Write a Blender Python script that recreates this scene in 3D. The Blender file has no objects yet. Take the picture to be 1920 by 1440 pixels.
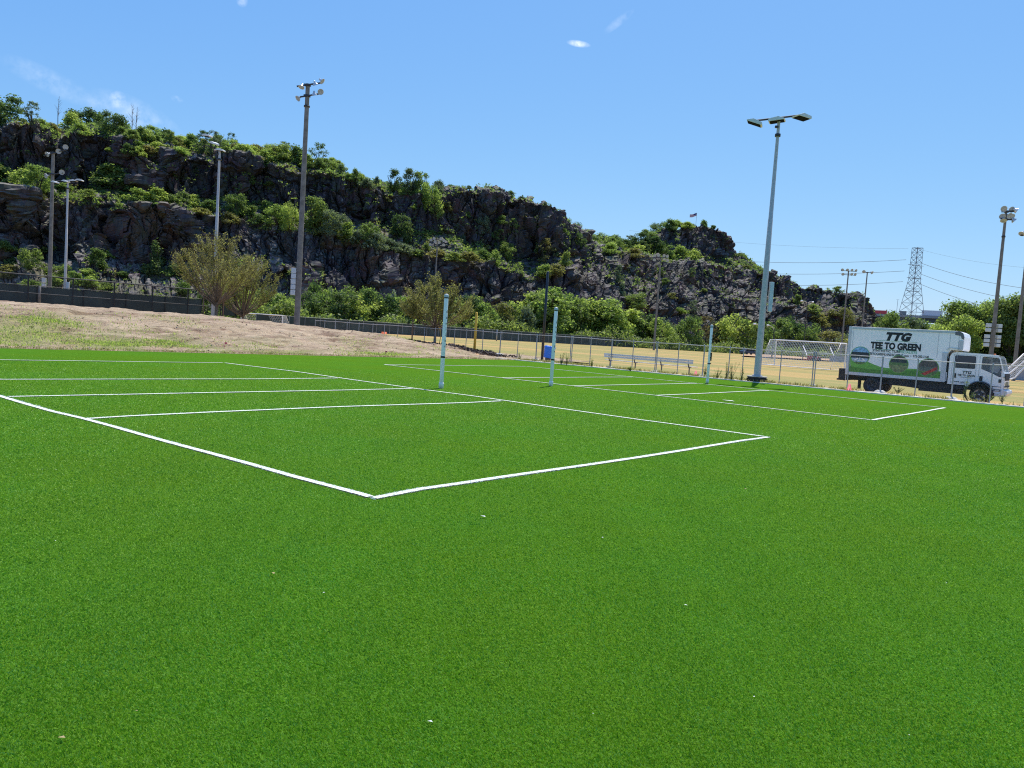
import bpy, bmesh, math, random
import numpy as np
from mathutils import Vector, Matrix
C = bpy.context.scene.collection
sc = bpy.context.scene
R = math.radians
random.seed(7); rng = np.random.default_rng(7)

# ------------------------------------------------------------------ camera
F, PITCH, ROLL, CAMH = 1450.1, .0654, .0651, 1.5576      # photo is 1920 px wide
def cam_axes():
    fw = Vector((0, math.cos(PITCH), -math.sin(PITCH))); up = Vector((0, math.sin(PITCH), math.cos(PITCH))); rt = Vector((1, 0, 0))
    c, s = math.cos(ROLL), math.sin(ROLL)
    return rt * c + up * s, up * c - rt * s, fw
RT, UP, FW = cam_axes()
cam = bpy.data.cameras.new('camera'); camo = bpy.data.objects.new('camera', cam); C.objects.link(camo)
m = Matrix.Identity(4)
for i, v in enumerate((RT, UP, -FW)):
    for j in range(3): m[j][i] = v[j]
m[2][3] = CAMH
camo.matrix_world = m
cam.sensor_width = 36; cam.lens = 36 * F / 1920; cam.clip_end = 9000; cam.clip_start = .05
sc.camera = camo
def at(x, y, Z):                       # world point seen at photo pixel x, y, Z metres in front
    d = FW * F + RT * (x - 960) - UP * (y - 720); d = d * (Z / d.y)
    return Vector((d.x, Z, CAMH + d.z))
def gpt(x, y, z=0.0):                  # world point seen at pixel x, y lying at height z
    d = FW * F + RT * (x - 960) - UP * (y - 720); t = (z - CAMH) / d.z
    return Vector((d.x * t, d.y * t, z))
def proj(P):                           # numpy N x 3 -> photo pixels
    P = np.asarray(P, float) - np.array([0, 0, CAMH]); z = P @ np.array(FW)
    return 960 + F * (P @ np.array(RT)) / z, 720 - F * (P @ np.array(UP)) / z, z

# ------------------------------------------------------------------ sky, sun, exposure
AZ, EL = R(71), R(66)
SUN = Vector((math.cos(EL) * math.cos(AZ), math.cos(EL) * math.sin(AZ), math.sin(EL)))
w = bpy.data.worlds.new('World'); sc.world = w; w.use_nodes = True
nt = w.node_tree; nt.nodes.clear()
def wn(t, **k):
    n = nt.nodes.new(t)
    for a, b in k.items(): setattr(n, a, b)
    return n
sky = wn('ShaderNodeTexSky', sky_type='NISHITA', sun_disc=False, sun_elevation=EL, sun_rotation=math.pi / 2 - AZ, altitude=0, air_density=1.0, dust_density=.6, ozone_density=1.6)
bg = wn('ShaderNodeBackground'); bg.inputs[1].default_value = .12
out = wn('ShaderNodeOutputWorld'); nt.links.new(bg.outputs[0], out.inputs[0])
tc = wn('ShaderNodeTexCoord')
cn = wn('ShaderNodeTexNoise'); cn.inputs['Scale'].default_value = 60; cn.inputs['Detail'].default_value = 7; cn.inputs['Roughness'].default_value = .62
nt.links.new(tc.outputs['Generated'], cn.inputs['Vector'])
def wm(op, a, b=None):
    n = wn('ShaderNodeMath', operation=op)
    for i, v in enumerate((a, b)):
        if v is None: continue
        if isinstance(v, (int, float)): n.inputs[i].default_value = v
        else: nt.links.new(v, n.inputs[i])
    return n.outputs[0]
def wdot(v, c=(0, 0, 0)):
    n = wn('ShaderNodeVectorMath', operation='DOT_PRODUCT'); nt.links.new(tc.outputs['Generated'], n.inputs[0]); n.inputs[1].default_value = v
    return n.outputs['Value']
total = None
for (x0, y0, x1, y1, wid, dens) in ((1066, 79, 1104, 85, 6, .7), (1135, 60, 1184, 22, 8, .16), (208, 180, 234, 194, 15, .34), (10, 112, 175, 192, 20, .16),
                                    (175, 185, 330, 260, 34, .24), (322, 183, 342, 189, 6, .25), (446, -4, 462, 8, 10, .4)):
    p = (at(x0, y0, 1000) - Vector((0, 0, CAMH))).normalized(); q = (at(x1, y1, 1000) - Vector((0, 0, CAMH))).normalized()
    c = (p + q).normalized(); a = (q - p).normalized(); b = c.cross(a); la = (q - p).length * .62; lb = wid / 1500
    u = wm('DIVIDE', wdot(a), la); v = wm('DIVIDE', wdot(b), lb)
    f = wm('SUBTRACT', 1, wm('ADD', wm('MULTIPLY', u, u), wm('MULTIPLY', v, v)))
    f = wm('MAXIMUM', f, 0)
    f = wm('MULTIPLY', f, wm('GREATER_THAN', wdot(c), 0))
    nn = wm('MAXIMUM', wm('MULTIPLY', wm('SUBTRACT', cn.outputs[0], .36), 3.2), 0)
    f = wm('MINIMUM', wm('MULTIPLY', wm('MULTIPLY', f, nn), dens), .85)
    total = f if total is None else wm('ADD', total, f)
mx = wn('ShaderNodeMix', data_type='RGBA'); nt.links.new(total, mx.inputs[0])
sep = wn('ShaderNodeSeparateColor'); nt.links.new(sky.outputs[0], sep.inputs[0]); com = wn('ShaderNodeCombineColor')   # the phone's rendering of this sky: paler red, flatter blue
for i, (g_, k_) in enumerate(((.98, .63), (.70, 1.35), (.28, 4.0))): nt.links.new(wm('MULTIPLY', wm('POWER', sep.outputs[i], g_), k_), com.inputs[i])
nt.links.new(com.outputs[0], mx.inputs[6]); mx.inputs[7].default_value = (9, 9.5, 10, 1)
nt.links.new(mx.outputs[2], bg.inputs[0])
sl = bpy.data.lights.new('sun', 'SUN'); sl.energy = 4.2; sl.angle = R(.53); sl.color = (1, .95, .86)
so = bpy.data.objects.new('sun', sl); C.objects.link(so); so.rotation_euler = SUN.to_track_quat('Z', 'Y').to_euler()
sc.view_settings.view_transform = 'Standard'; sc.view_settings.look = 'None'; sc.view_settings.exposure = 0.25; sc.view_settings.gamma = 1
sc.cycles.max_bounces = 6; sc.cycles.transparent_max_bounces = 24; sc.cycles.diffuse_bounces = 3
sc.cycles.use_denoising = False; sc.cycles.filter_width = 1.15

# ------------------------------------------------------------------ materials
MATS = {}
class NB:                               # little node helper
    def __init__(s, name):
        s.m = bpy.data.materials.new(name); s.m.use_nodes = True; s.t = s.m.node_tree; s.b = s.t.nodes['Principled BSDF']
        s.o = s.t.nodes['Material Output']; s._tc = None
    def n(s, t, **k):
        n = s.t.nodes.new(t)
        for a, b in k.items(): setattr(n, a, b)
        return n
    def l(s, a, b): s.t.links.new(a, b)
    def put(s, sock, v):
        if isinstance(v, (int, float)): sock.default_value = v
        elif isinstance(v, (tuple, list)): sock.default_value = tuple(v) + ((1,) if len(v) == 3 and sock.type == 'RGBA' else ())
        else: s.l(v, sock)
    def coord(s, kind='Object', scale=(1, 1, 1), rot=(0, 0, 0)):
        if s._tc is None: s._tc = s.n('ShaderNodeTexCoord')
        mp = s.n('ShaderNodeMapping'); s.l(s._tc.outputs[kind], mp.inputs[0]); mp.inputs['Scale'].default_value = scale; mp.inputs['Rotation'].default_value = rot
        return mp.outputs[0]
    def noise(s, scale, detail=3, rough=.55, vec=None, dist=0):
        n = s.n('ShaderNodeTexNoise'); n.inputs['Scale'].default_value = scale; n.inputs['Detail'].default_value = detail
        n.inputs['Roughness'].default_value = rough; n.inputs['Distortion'].default_value = dist
        s.l(vec if vec is not None else s.coord(), n.inputs['Vector']); return n.outputs[0]
    def voro(s, scale, vec=None, out='Color'):
        n = s.n('ShaderNodeTexVoronoi'); n.inputs['Scale'].default_value = scale
        s.l(vec if vec is not None else s.coord(), n.inputs['Vector']); return n.outputs[out]
    def ramp(s, f, stops):
        n = s.n('ShaderNodeValToRGB'); s.l(f, n.inputs[0]); e = n.color_ramp.elements
        while len(e) < len(stops): e.new(.5)
        for q, (p, c) in zip(e, stops): q.position = p; q.color = tuple(c) + (1,) if len(c) == 3 else c
        return n.outputs[0]
    def mr(s, f, a, b, c=0, d=1):
        n = s.n('ShaderNodeMapRange'); s.l(f, n.inputs[0])
        for i, v in zip((1, 2, 3, 4), (a, b, c, d)): n.inputs[i].default_value = v
        return n.outputs[0]
    def math(s, op, a, b=0):
        n = s.n('ShaderNodeMath', operation=op); s.put(n.inputs[0], a); s.put(n.inputs[1], b); return n.outputs[0]
    def mix(s, f, a, b, blend='MIX'):
        n = s.n('ShaderNodeMix', data_type='RGBA', blend_type=blend); s.put(n.inputs[0], f); s.put(n.inputs[6], a); s.put(n.inputs[7], b); return n.outputs[2]
    def bump(s, h, strength=.5, dist=.01):
        n = s.n('ShaderNodeBump'); n.inputs['Strength'].default_value = strength; n.inputs['Distance'].default_value = dist; s.l(h, n.inputs['Height']); s.l(n.outputs[0], s.b.inputs['Normal'])
    def base(s, v): s.put(s.b.inputs['Base Color'], v)
    def rough(s, v): s.put(s.b.inputs['Roughness'], v)
def M(name, col, rough=.6, metal=0, var=.12, scale=6, spec=.5, bump=0):
    if name in MATS: return MATS[name]
    k = NB(name); n = k.noise(scale, 4)
    k.base(k.mix(k.mr(n, .3, .7), tuple(c * (1 - var) for c in col), tuple(min(1, c * (1 + var)) for c in col)))
    k.rough(rough); k.b.inputs['Metallic'].default_value = metal; k.b.inputs['Specular IOR Level'].default_value = spec
    if bump: k.bump(n, bump, .02)
    MATS[name] = k.m; return k.m
white = M('white_paint', (.95, .87, .81), .4, var=.04)
offwhite = M('grey_white_paint', (.55, .56, .57), .5, var=.1)
galv = M('galvanised_steel', (.50, .465, .43), .5, .05, .15, 9)
galv_dull = M('dull_galvanised_steel', (.33, .34, .34), .55, .4, .2, 12)
wood_pole = M('weathered_wood_pole', (.185, .172, .155), .85, 0, .3, 3)
dark_iron = M('dark_iron', (.05, .05, .055), .6, .3)
black = M('black_rubber', (.018, .018, .02), .75)
black_paint = M('black_paint', (.02, .022, .025), .4)
chrome = M('steel_wheel', (.4, .4, .42), .35, .7)
alu = M('aluminium_plank', (.62, .62, .62), .45, .35, .08)
concrete = M('pale_concrete', (.52, .5, .45), .9, 0, .3, 5, bump=.4)
yellow = M('yellow_paint', (.72, .43, .03), .5)
blue = M('blue_plastic', (.01, .17, .72), .45)
pink = M('pink_plastic', (.85, .12, .16), .6)
red = M('red_paint', (.35, .03, .025), .4)
orange = M('orange_plastic', (.75, .13, .03), .6)
stake = M('brown_wood_stake', (.24, .14, .085), .85)
lens_m = M('lamp_glass', (.34, .39, .46), .3, .1, .35, 14, spec=.3)
lampshell = M('lamp_reflector_shell', (.6, .61, .6), .3, .45, .1)
graphic_green = M('printed_green', (.09, .25, .03), .5, 0, .35, 12)
graphic_light = M('printed_light_green', (.16, .42, .06), .5, 0, .12, 8)
ink = M('black_ink', (.012, .013, .016), .5)
green_ink = M('pale_green_ink', (.2, .45, .28), .5)
grey_wall = M('grey_render', (.35, .36, .38), .8)
net = M('white_net_cord', (.7, .7, .7), .8)
bark = M('grey_brown_bark', (.18, .13, .085), .9, 0, .3, 8)
bark_dark = M('dark_bark', (.055, .042, .03), .9, 0, .3, 8)
cable = M('grey_cable', (.12, .13, .15), .7)
lattice_m = M('pylon_steel', (.22, .24, .27), .6, .2)
deck_m = M('overpass_concrete', (.30, .31, .32), .85)
straw_leaf = M('dry_leaf', (.55, .42, .2), .8)
def glass_dark():
    k = NB('dark_window_glass'); k.base((.012, .016, .025)); k.rough(.06); k.b.inputs['Specular IOR Level'].default_value = .8; return k.m
glass = glass_dark()
def clear_glass():
    k = NB('clear_cab_glass'); k.base((.6, .65, .68)); k.rough(.02); k.b.inputs['Transmission Weight'].default_value = .0
    tr = k.n('ShaderNodeBsdfTransparent'); tr.inputs[0].default_value = (.75, .8, .82, 1); ms = k.n('ShaderNodeMixShader'); ms.inputs[0].default_value = .18
    k.l(tr.outputs[0], ms.inputs[1]); k.l(k.b.outputs[0], ms.inputs[2]); k.l(ms.outputs[0], k.o.inputs[0]); return k.m
cabglass = clear_glass()
def leafmat(name, a, b, c, trans=.35):
    k = NB(name); g = k.n('ShaderNodeNewGeometry'); oi = k.n('ShaderNodeObjectInfo')
    col = k.ramp(g.outputs['Random Per Island'], ((0, a), (.55, b), (1, c)))
    hsv = k.n('ShaderNodeHueSaturation'); k.l(col, hsv.inputs['Color']); k.l(k.mr(oi.outputs['Random'], 0, 1, .478, .516), hsv.inputs['Hue']); k.l(k.mr(oi.outputs['Random'], 0, 1, 1.18, .8), hsv.inputs['Value'])
    k.base(hsv.outputs[0]); k.rough(.55); k.b.inputs['Specular IOR Level'].default_value = .3
    tr = k.n('ShaderNodeBsdfTranslucent'); gm = k.mix(1, hsv.outputs[0], (1.2, 1.3, .75), 'MULTIPLY'); k.l(gm, tr.inputs[0])
    ms = k.n('ShaderNodeMixShader'); ms.inputs[0].default_value = trans
    k.l(k.b.outputs[0], ms.inputs[1]); k.l(tr.outputs[0], ms.inputs[2]); k.l(ms.outputs[0], k.o.inputs[0]); return k.m
leaf_mid = leafmat('leaves_mid_green', (.11, .165, .05), (.18, .25, .078), (.27, .34, .12), .62)
leaf_dark = leafmat('leaves_dark_green', (.055, .095, .04), (.10, .16, .055), (.16, .225, .08), .55)
leaf_light = leafmat('leaves_light_green', (.20, .27, .08), (.30, .38, .11), (.40, .48, .16), .65)
leaf_olive = leafmat('leaves_olive', (.15, .15, .055), (.23, .225, .08), (.33, .31, .13), .55)
leaf_blue = leafmat('leaves_grey_green', (.10, .135, .085), (.15, .20, .12), (.23, .28, .18), .5)
leaf_brown = leafmat('leaves_brown_green', (.12, .09, .045), (.15, .13, .05), (.19, .18, .065), .45)

# ------------------------------------------------------------------ mesh helpers
class MB:
    def __init__(s): s.v = []; s.f = []; s.mi = []; s.sm = []
    def add(s, vs, fs, mi=0, smooth=False):
        o = len(s.v); s.v += [tuple(v) for v in vs]; s.f += [tuple(i + o for i in f) for f in fs]; s.mi += [mi] * len(fs); s.sm += [smooth] * len(fs)
    def box(s, c, d, mi=0, rot=None):
        x, y, z = (q / 2 for q in d); vs = [Vector((a * x, b * y, e * z)) for a in (-1, 1) for b in (-1, 1) for e in (-1, 1)]
        if rot is not None: vs = [rot @ v for v in vs]
        vs = [v + Vector(c) for v in vs]
        s.add(vs, [(0, 1, 3, 2), (4, 6, 7, 5), (0, 4, 5, 1), (2, 3, 7, 6), (0, 2, 6, 4), (1, 5, 7, 3)], mi)
    def beam(s, a, b, wy, wz, mi=0, up=Vector((0, 0, 1))):
        a, b = Vector(a), Vector(b); d = (b - a).normalized(); x = d.cross(up)
        if x.length < 1e-4: x = d.cross(Vector((1, 0, 0)))
        x.normalize(); y = x.cross(d).normalized()
        vs = [p + x * (i * wy / 2) + y * (j * wz / 2) for p in (a, b) for i, j in ((-1, -1), (1, -1), (1, 1), (-1, 1))]
        s.add(vs, [(0, 1, 2, 3), (7, 6, 5, 4), (0, 4, 5, 1), (1, 5, 6, 2), (2, 6, 7, 3), (3, 7, 4, 0)], mi)
    def tube(s, pts, rad, n=8, mi=0, cap=True, smooth=True):
        pts = [Vector(p) for p in pts]; rad = rad if isinstance(rad, (list, tuple)) else [rad] * len(pts); vs = []; fs = []; ref = None
        for i, p in enumerate(pts):
            d = (pts[min(i + 1, len(pts) - 1)] - pts[max(i - 1, 0)]).normalized()
            if ref is None: ref = Vector((0, 0, 1)) if abs(d.z) < .9 else Vector((1, 0, 0))
            x = d.cross(ref).normalized(); y = d.cross(x).normalized(); ref = -y if False else ref
            vs += [p + (x * math.cos(2 * math.pi * k / n) + y * math.sin(2 * math.pi * k / n)) * rad[i] for k in range(n)]
        for i in range(len(pts) - 1):
            for k in range(n): fs.append((i * n + k, i * n + (k + 1) % n, (i + 1) * n + (k + 1) % n, (i + 1) * n + k))
        s.add(vs, fs, mi, smooth)
        if cap: s.add([vs[k] for k in range(n)], [tuple(range(n))], mi); s.add([vs[-n + k] for k in range(n)], [tuple(reversed(range(n)))], mi)
    def lathe(s, prof, o=(0, 0, 0), n=20, mi=0, rot=None, smooth=True):
        o = Vector(o); vs = []
        for r, z in prof:
            for k in range(n):
                v = Vector((r * math.cos(2 * math.pi * k / n), r * math.sin(2 * math.pi * k / n), z)); vs.append((rot @ v if rot is not None else v) + o)
        s.add(vs, [(i * n + k, i * n + (k + 1) % n, (i + 1) * n + (k + 1) % n, (i + 1) * n + k) for i in range(len(prof) - 1) for k in range(n)], mi, smooth)
    def prism(s, poly, y0, y1, mi=0):     # polygon in x,z extruded along y
        n = len(poly); vs = [(x, y0, z) for x, z in poly] + [(x, y1, z) for x, z in poly]
        s.add(vs, [tuple(range(n)), tuple(reversed(range(n, 2 * n)))] + [(i, (i + 1) % n, n + (i + 1) % n, n + i) for i in range(n)], mi)
    def mesh(s, name, mats):
        me = bpy.data.meshes.new(name); me.from_pydata(s.v, [], s.f)
        for q in (mats if isinstance(mats, (list, tuple)) else [mats]): me.materials.append(q)
        me.polygons.foreach_set('material_index', s.mi); me.polygons.foreach_set('use_smooth', s.sm); me.update()
        bm = bmesh.new(); bm.from_mesh(me); bmesh.ops.recalc_face_normals(bm, faces=bm.faces); bm.to_mesh(me); bm.free(); return me
    def build(s, name, mats, parent=None, bevel=0):
        o = bpy.data.objects.new(name, s.mesh(name, mats)); C.objects.link(o)
        if parent is not None: o.parent = parent
        if bevel:
            md = o.modifiers.new('bevel', 'BEVEL'); md.width = bevel; md.segments = 2; md.limit_method = 'ANGLE'
        return o
def npmesh(name, v, quads, mats, smooth=False, tris=False):
    me = bpy.data.meshes.new(name); n = len(v); k = 3 if tris else 4; nf = len(quads)
    me.vertices.add(n); me.vertices.foreach_set('co', np.asarray(v, np.float32).ravel())
    me.loops.add(nf * k); me.loops.foreach_set('vertex_index', np.asarray(quads, np.int32).ravel())
    me.polygons.add(nf); me.polygons.foreach_set('loop_start', np.arange(nf, dtype=np.int32) * k)
    me.polygons.foreach_set('use_smooth', np.full(nf, smooth))
    for q in (mats if isinstance(mats, (list, tuple)) else [mats]): me.materials.append(q)
    me.update(calc_edges=True); return me
def link(name, me, parent=None):
    o = bpy.data.objects.new(name, me); C.objects.link(o)
    if parent is not None: o.parent = parent
    return o
def tag(o, label=None, cat=None, group=None, kind=None):
    if label: o['label'] = label
    if cat: o['category'] = cat
    if group: o['group'] = group
    if kind: o['kind'] = kind
    return o
def thing(name, label, cat, loc, rz=0, group=None):
    o = bpy.data.objects.new(name, None); C.objects.link(o); o.location = loc; o.rotation_euler = (0, 0, rz); o.empty_display_size = .3
    return tag(o, label, cat, group)
def copy_tree(o, parent=None):
    c = o.copy(); C.objects.link(c)
    if parent is not None: c.parent = parent
    for ch in [k for k in bpy.data.objects if k.parent == o]: copy_tree(ch, c)
    return c
def text_mesh(s, size, shear=0, offset=0, mat=ink, extrude=.002, spacing=1, align='CENTER', xs=1.0):
    cu = bpy.data.curves.new('lettering', 'FONT'); cu.body = s; cu.size = size; cu.shear = shear; cu.offset = offset; cu.extrude = extrude; cu.space_character = spacing
    cu.align_x = align; cu.align_y = 'BOTTOM_BASELINE'; cu.resolution_u = 3
    o = bpy.data.objects.new('lettering', cu); C.objects.link(o); dg = bpy.context.evaluated_depsgraph_get()
    me = bpy.data.meshes.new_from_object(o.evaluated_get(dg)); bpy.data.objects.remove(o); me.materials.clear(); me.materials.append(mat)
    for v in me.vertices: v.co.x *= xs
    return me

# court frame: u runs away to the right, v runs away to the left
CA = .885
E1 = Vector((math.cos(CA), math.sin(CA), 0)); E2 = Vector((-math.sin(CA), math.cos(CA), 0))
def UV(u, v, z=0.0): p = E1 * u + E2 * v; return Vector((p.x, p.y, z))
U_EDGE, V_EDGE, U_FENCE = 35.0, 28.6, 36.5
def sstep(x): x = np.clip(x, 0, 1); return x * x * (3 - 2 * x)
Hu = lambda u: np.interp(u, (-60, 20, 26.8, 31, 35.5, 38.6, 43), (1.47, 1.45, 1.25, 1.08, .6, .3, 0))
def ground_z(u, v):
    u = np.asarray(u, float); v = np.asarray(v, float)
    bank = Hu(u) * sstep((v - V_EDGE - .2) / 9.0)
    field = np.where(u > U_FENCE, np.interp(u, (36.5, 38.5, 60, 90, 400), (-.02, -.16, -.05, .08, .1)), 0) * (1 - sstep((v - 20) / 12))
    return bank + field
def gz(p):
    u = p.x * E1.x + p.y * E1.y; v = p.x * E2.x + p.y * E2.y; return float(ground_z(u, v))

# ------------------------------------------------------------------ noise in numpy
def h2(ix, iy, seed):
    a = (ix.astype(np.int64) * 374761393 + iy.astype(np.int64) * 668265263 + seed * 1442695041) & 0xffffffff
    a = ((a ^ (a >> 13)) * 1274126177) & 0xffffffff; a = ((a ^ (a >> 16)) * 2246822519) & 0xffffffff; a ^= a >> 15
    return (a & 0xffffff) / float(0x1000000)
def vnoise(x, y, seed=0):
    ix, iy = np.floor(x), np.floor(y); fx, fy = sstep(x - ix), sstep(y - iy)
    a, b, c, d = (h2(ix + i, iy + j, seed) for i, j in ((0, 0), (1, 0), (0, 1), (1, 1)))
    return (a * (1 - fx) + b * fx) * (1 - fy) + (c * (1 - fx) + d * fx) * fy
def fbm(x, y, seed=0, oct=4):
    r = 0; a = .5
    for i in range(oct): r = r + a * vnoise(x * 2 ** i, y * 2 ** i, seed + i * 17); a *= .5
    return r
def worley(x, y, seed):
    ix, iy = np.floor(x), np.floor(y); d1 = np.full(x.shape, 9.); d2 = d1.copy(); r = np.zeros(x.shape); r2 = r.copy(); cx = r.copy(); cy = r.copy()
    for i in (-1, 0, 1):
        for j in (-1, 0, 1):
            a, b = ix + i, iy + j; px = a + h2(a, b, seed); py = b + h2(a, b, seed + 5); d = np.hypot(px - x, py - y); n = d < d1
            d2 = np.where(n, d1, np.minimum(d2, d)); d1 = np.where(n, d, d1)
            r = np.where(n, h2(a, b, seed + 11), r); r2 = np.where(n, h2(a, b, seed + 23), r2); cx = np.where(n, x - px, cx); cy = np.where(n, y - py, cy)
    return r, r2, cx, cy, d2 - d1
def grid_faces(nr, nc):
    i = np.arange(nr - 1)[:, None] * nc + np.arange(nc - 1)[None, :]; i = i.ravel(); return np.stack([i, i + 1, i + nc + 1, i + nc], 1)

# ------------------------------------------------------------------ ground, turf, bank, field
def ground_mat():
    k = NB('open_ground'); n = k.noise(.05, 4); k.base(k.ramp(n, ((.3, (.09, .12, .04)), (.6, (.22, .19, .1))))); k.rough(.95); return k.m
mb = MB(); mb.add([(-3000, -300, -1.2), (3000, -300, -1.2), (3000, 6000, -1.2), (-3000, 6000, -1.2)], [(0, 1, 2, 3)])
tag(mb.build('ground', ground_mat()), kind='structure')
def turf_mat():
    k = NB('artificial_turf'); v = k.coord()
    f1 = k.noise(62, 4, .75, v); f2 = k.noise(170, 2, .6, v); f3 = k.voro(150, v, 'Distance'); big = k.noise(.35, 4, .6, v); mid = k.noise(2.2, 4, .65, v); band = k.noise(.5, 3, .5, k.coord(scale=(.25, 2.6, 1), rot=(0, 0, -CA)))
    g = k.mix(k.mr(f1, .38, .62), (.033, .10, .004), (.122, .30, .02))
    g = k.mix(k.mr(f2, .56, .72, 0, .75), g, (.2, .40, .10))
    g = k.mix(k.mr(f3, .0, .3, .35, 0), g, (.008, .03, .003))
    g = k.mix(k.mr(big, .38, .62, 0, .5), g, k.mix(1, g, (1.3, .98, .8), 'MULTIPLY'))
    g = k.mix(k.mr(mid, .5, .72, 0, .55), g, k.mix(1, g, (.95, 1.05, 1.5), 'MULTIPLY'))
    g = k.mix(k.mr(band, .35, .65, 0, .4), g, k.mix(1, g, (.8, .84, .8), 'MULTIPLY'))
    k.base(g); k.rough(.8); k.b.inputs['IOR'].default_value = 1.0
    k.bump(k.math('ADD', f1, k.math('MULTIPLY', f2, .6)), .9, .02); return k.m
mb = MB()
nu = 60
a = [UV(-60, -110, 0), UV(U_EDGE, -110, 0), UV(U_EDGE, V_EDGE, 0), UV(-60, V_EDGE, 0)]
mb.add(a, [(0, 1, 2, 3)])
turf = mb.build('turf_field', turf_mat()); tag(turf, kind='structure')
def bank_mat():
    k = NB('straw_and_bare_soil'); v = k.coord(); vs = k.coord(scale=(1, 4, 1), rot=(0, 0, .4))
    n1 = k.noise(2.6, 6, .7, vs, 1.2); n2 = k.noise(14, 4, .7, v); n3 = k.noise(.28, 3, .5, v); n4 = k.noise(.55, 5, .65, v); fine = k.noise(55, 2, .7, v)
    n5 = k.noise(.55, 6, .72, k.coord(scale=(.7, 2.6, 1), rot=(0, 0, .45)), 1.0); n6 = k.noise(1.0, 4, .6, k.coord(scale=(.12, 2.4, 1)))
    c = k.mix(k.mr(n1, .38, .62), (.37, .245, .135), (.62, .47, .285))
    c = k.mix(k.mr(n3, .4, .62), c, (.59, .43, .27))
    c = k.mix(k.mr(n5, .38, .49, .9, 0), c, (.25, .14, .085)); c = k.mix(k.mr(n6, .54, .64, 0, .6), c, (.30, .17, .11)); c = k.mix(k.mr(n5, .54, .66, 0, .8), c, (.78, .57, .38))
    c = k.mix(k.mr(n2, .55, .75, 0, .6), c, (.58, .48, .36)); c = k.mix(k.mr(n2, .28, .40, .6, 0), c, (.16, .09, .055))
    c = k.mix(k.mr(fine, .6, .75, 0, .5), c, (.62, .53, .4))
    sp = k.n('ShaderNodeSeparateXYZ'); k.l(k._tc.outputs['Object'], sp.inputs[0])   # object space here: x = u, y = v
    gm = k.mr(n4, .47, .55); left = k.mr(sp.outputs[0], 11, 22, 1, .3); low = k.mr(sp.outputs[1], 29, 37.5, 1, .0)
    gm = k.math('MULTIPLY', k.math('MULTIPLY', gm, .95), k.math('MULTIPLY', left, low)); gm = k.math('MULTIPLY', gm, k.mr(n2, .3, .55, .2, 1))
    c = k.mix(gm, c, (.27, .31, .07))
    for (pu, pv, ru, rv) in ((10.6, 31.6, 2.6, 1.7), (8.0, 30.4, 2.2, 1.0), (13.2, 30.7, 1.8, .9), (12.0, 33.6, 1.6, .9), (15.6, 30.9, 1.6, .8), (26.6, 30.2, 2.4, .7), (20.5, 30.0, 1.8, .6)):
        du = k.math('DIVIDE', k.math('SUBTRACT', sp.outputs[0], pu), ru); dv = k.math('DIVIDE', k.math('SUBTRACT', sp.outputs[1], pv), rv); q = k.math('ADD', k.math('MULTIPLY', du, du), k.math('MULTIPLY', dv, dv))
        f_ = k.math('MULTIPLY', k.mr(k.math('ADD', q, k.math('MULTIPLY', n2, 1.4)), .6, 1.9, .85, 0), k.mr(n1, .35, .6, .35, 1)); c = k.mix(f_, c, (.33, .36, .08))
    k.base(c); k.rough(.95); k.bump(k.math('ADD', k.math('ADD', n1, n2), n5), .9, .12); return k.m
uu = np.linspace(-45, 44, 460); vv = np.concatenate([np.linspace(V_EDGE - .02, 42, 150), np.linspace(42.3, 85, 60)])
U, V = np.meshgrid(uu, vv)
Z = ground_z(U, V) + .004
msk = sstep((V - V_EDGE) / 1.2)
Z += msk * ((fbm(U * .35, V * .45, 3) - .5) * .34 + (fbm(U * 1.6 + V, V * 1.8, 9) - .5) * .2 + (fbm(U * 5, V * 5, 19) - .5) * .06)
rw = fbm(U * .35 + V * .5, V * 1.6 - U * .5, 31, 3); Z -= msk * .16 * np.clip(.05 - np.abs(rw - .47), 0, 1) * 20 * .8 * (vnoise(U * .3, V * .3, 77) > .45)
Z = np.maximum(Z, .002)
bank = link('embankment', npmesh('embankment', np.stack([U, V, Z], -1).reshape(-1, 3), grid_faces(len(vv), len(uu)), bank_mat(), True)); bank.rotation_euler = (0, 0, CA); tag(bank, kind='structure')
BANKZ = Z.copy()
def bank_z(u, v):
    i = int(np.clip(np.searchsorted(vv, v), 0, len(vv) - 1)); j = int(np.clip(np.searchsorted(uu, u), 0, len(uu) - 1)); return float(BANKZ[i, j])
def field_mat():
    k = NB('dry_grass_field'); v = k.coord(); st = k.coord(scale=(.11, .022, 1)); n1 = k.noise(1.0, 5, .6, st); n2 = k.noise(6, 4, .7, v); n3 = k.noise(.12, 3, .5, v); f = k.noise(40, 2, .7, v)
    c = k.ramp(n1, ((.34, (.56, .34, .11)), (.47, (.48, .32, .085)), (.56, (.28, .26, .055)), (.68, (.54, .34, .11))))
    sp = k.n('ShaderNodeSeparateXYZ'); k.l(k._tc.outputs['Object'], sp.inputs[0])
    near = k.mr(k.math('ADD', sp.outputs[0], k.math('MULTIPLY', n3, 5)), 39.5, 44, 1, 0)
    c = k.mix(near, c, (.68, .35, .15)); c = k.mix(k.mr(n2, .3, .7, .35, 0), c, (.2, .15, .06)); c = k.mix(k.mr(f, .6, .8, 0, .5), c, (.55, .45, .25))
    k.base(c); k.rough(.95); k.bump(n2, .5, .05); return k.m
uf = np.concatenate([np.linspace(U_EDGE + .3, 60, 60), np.linspace(61, 420, 60)]); vf = np.linspace(-160, 220, 200)
Uf, Vf = np.meshgrid(uf, vf); Zf = ground_z(Uf, Vf) + (fbm(Uf * .4, Vf * .4, 5) - .5) * .04 - .012
Zf = np.where(Vf > V_EDGE - 4, Zf - .10 * sstep((Vf - V_EDGE + 4) / 4), Zf)
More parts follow.
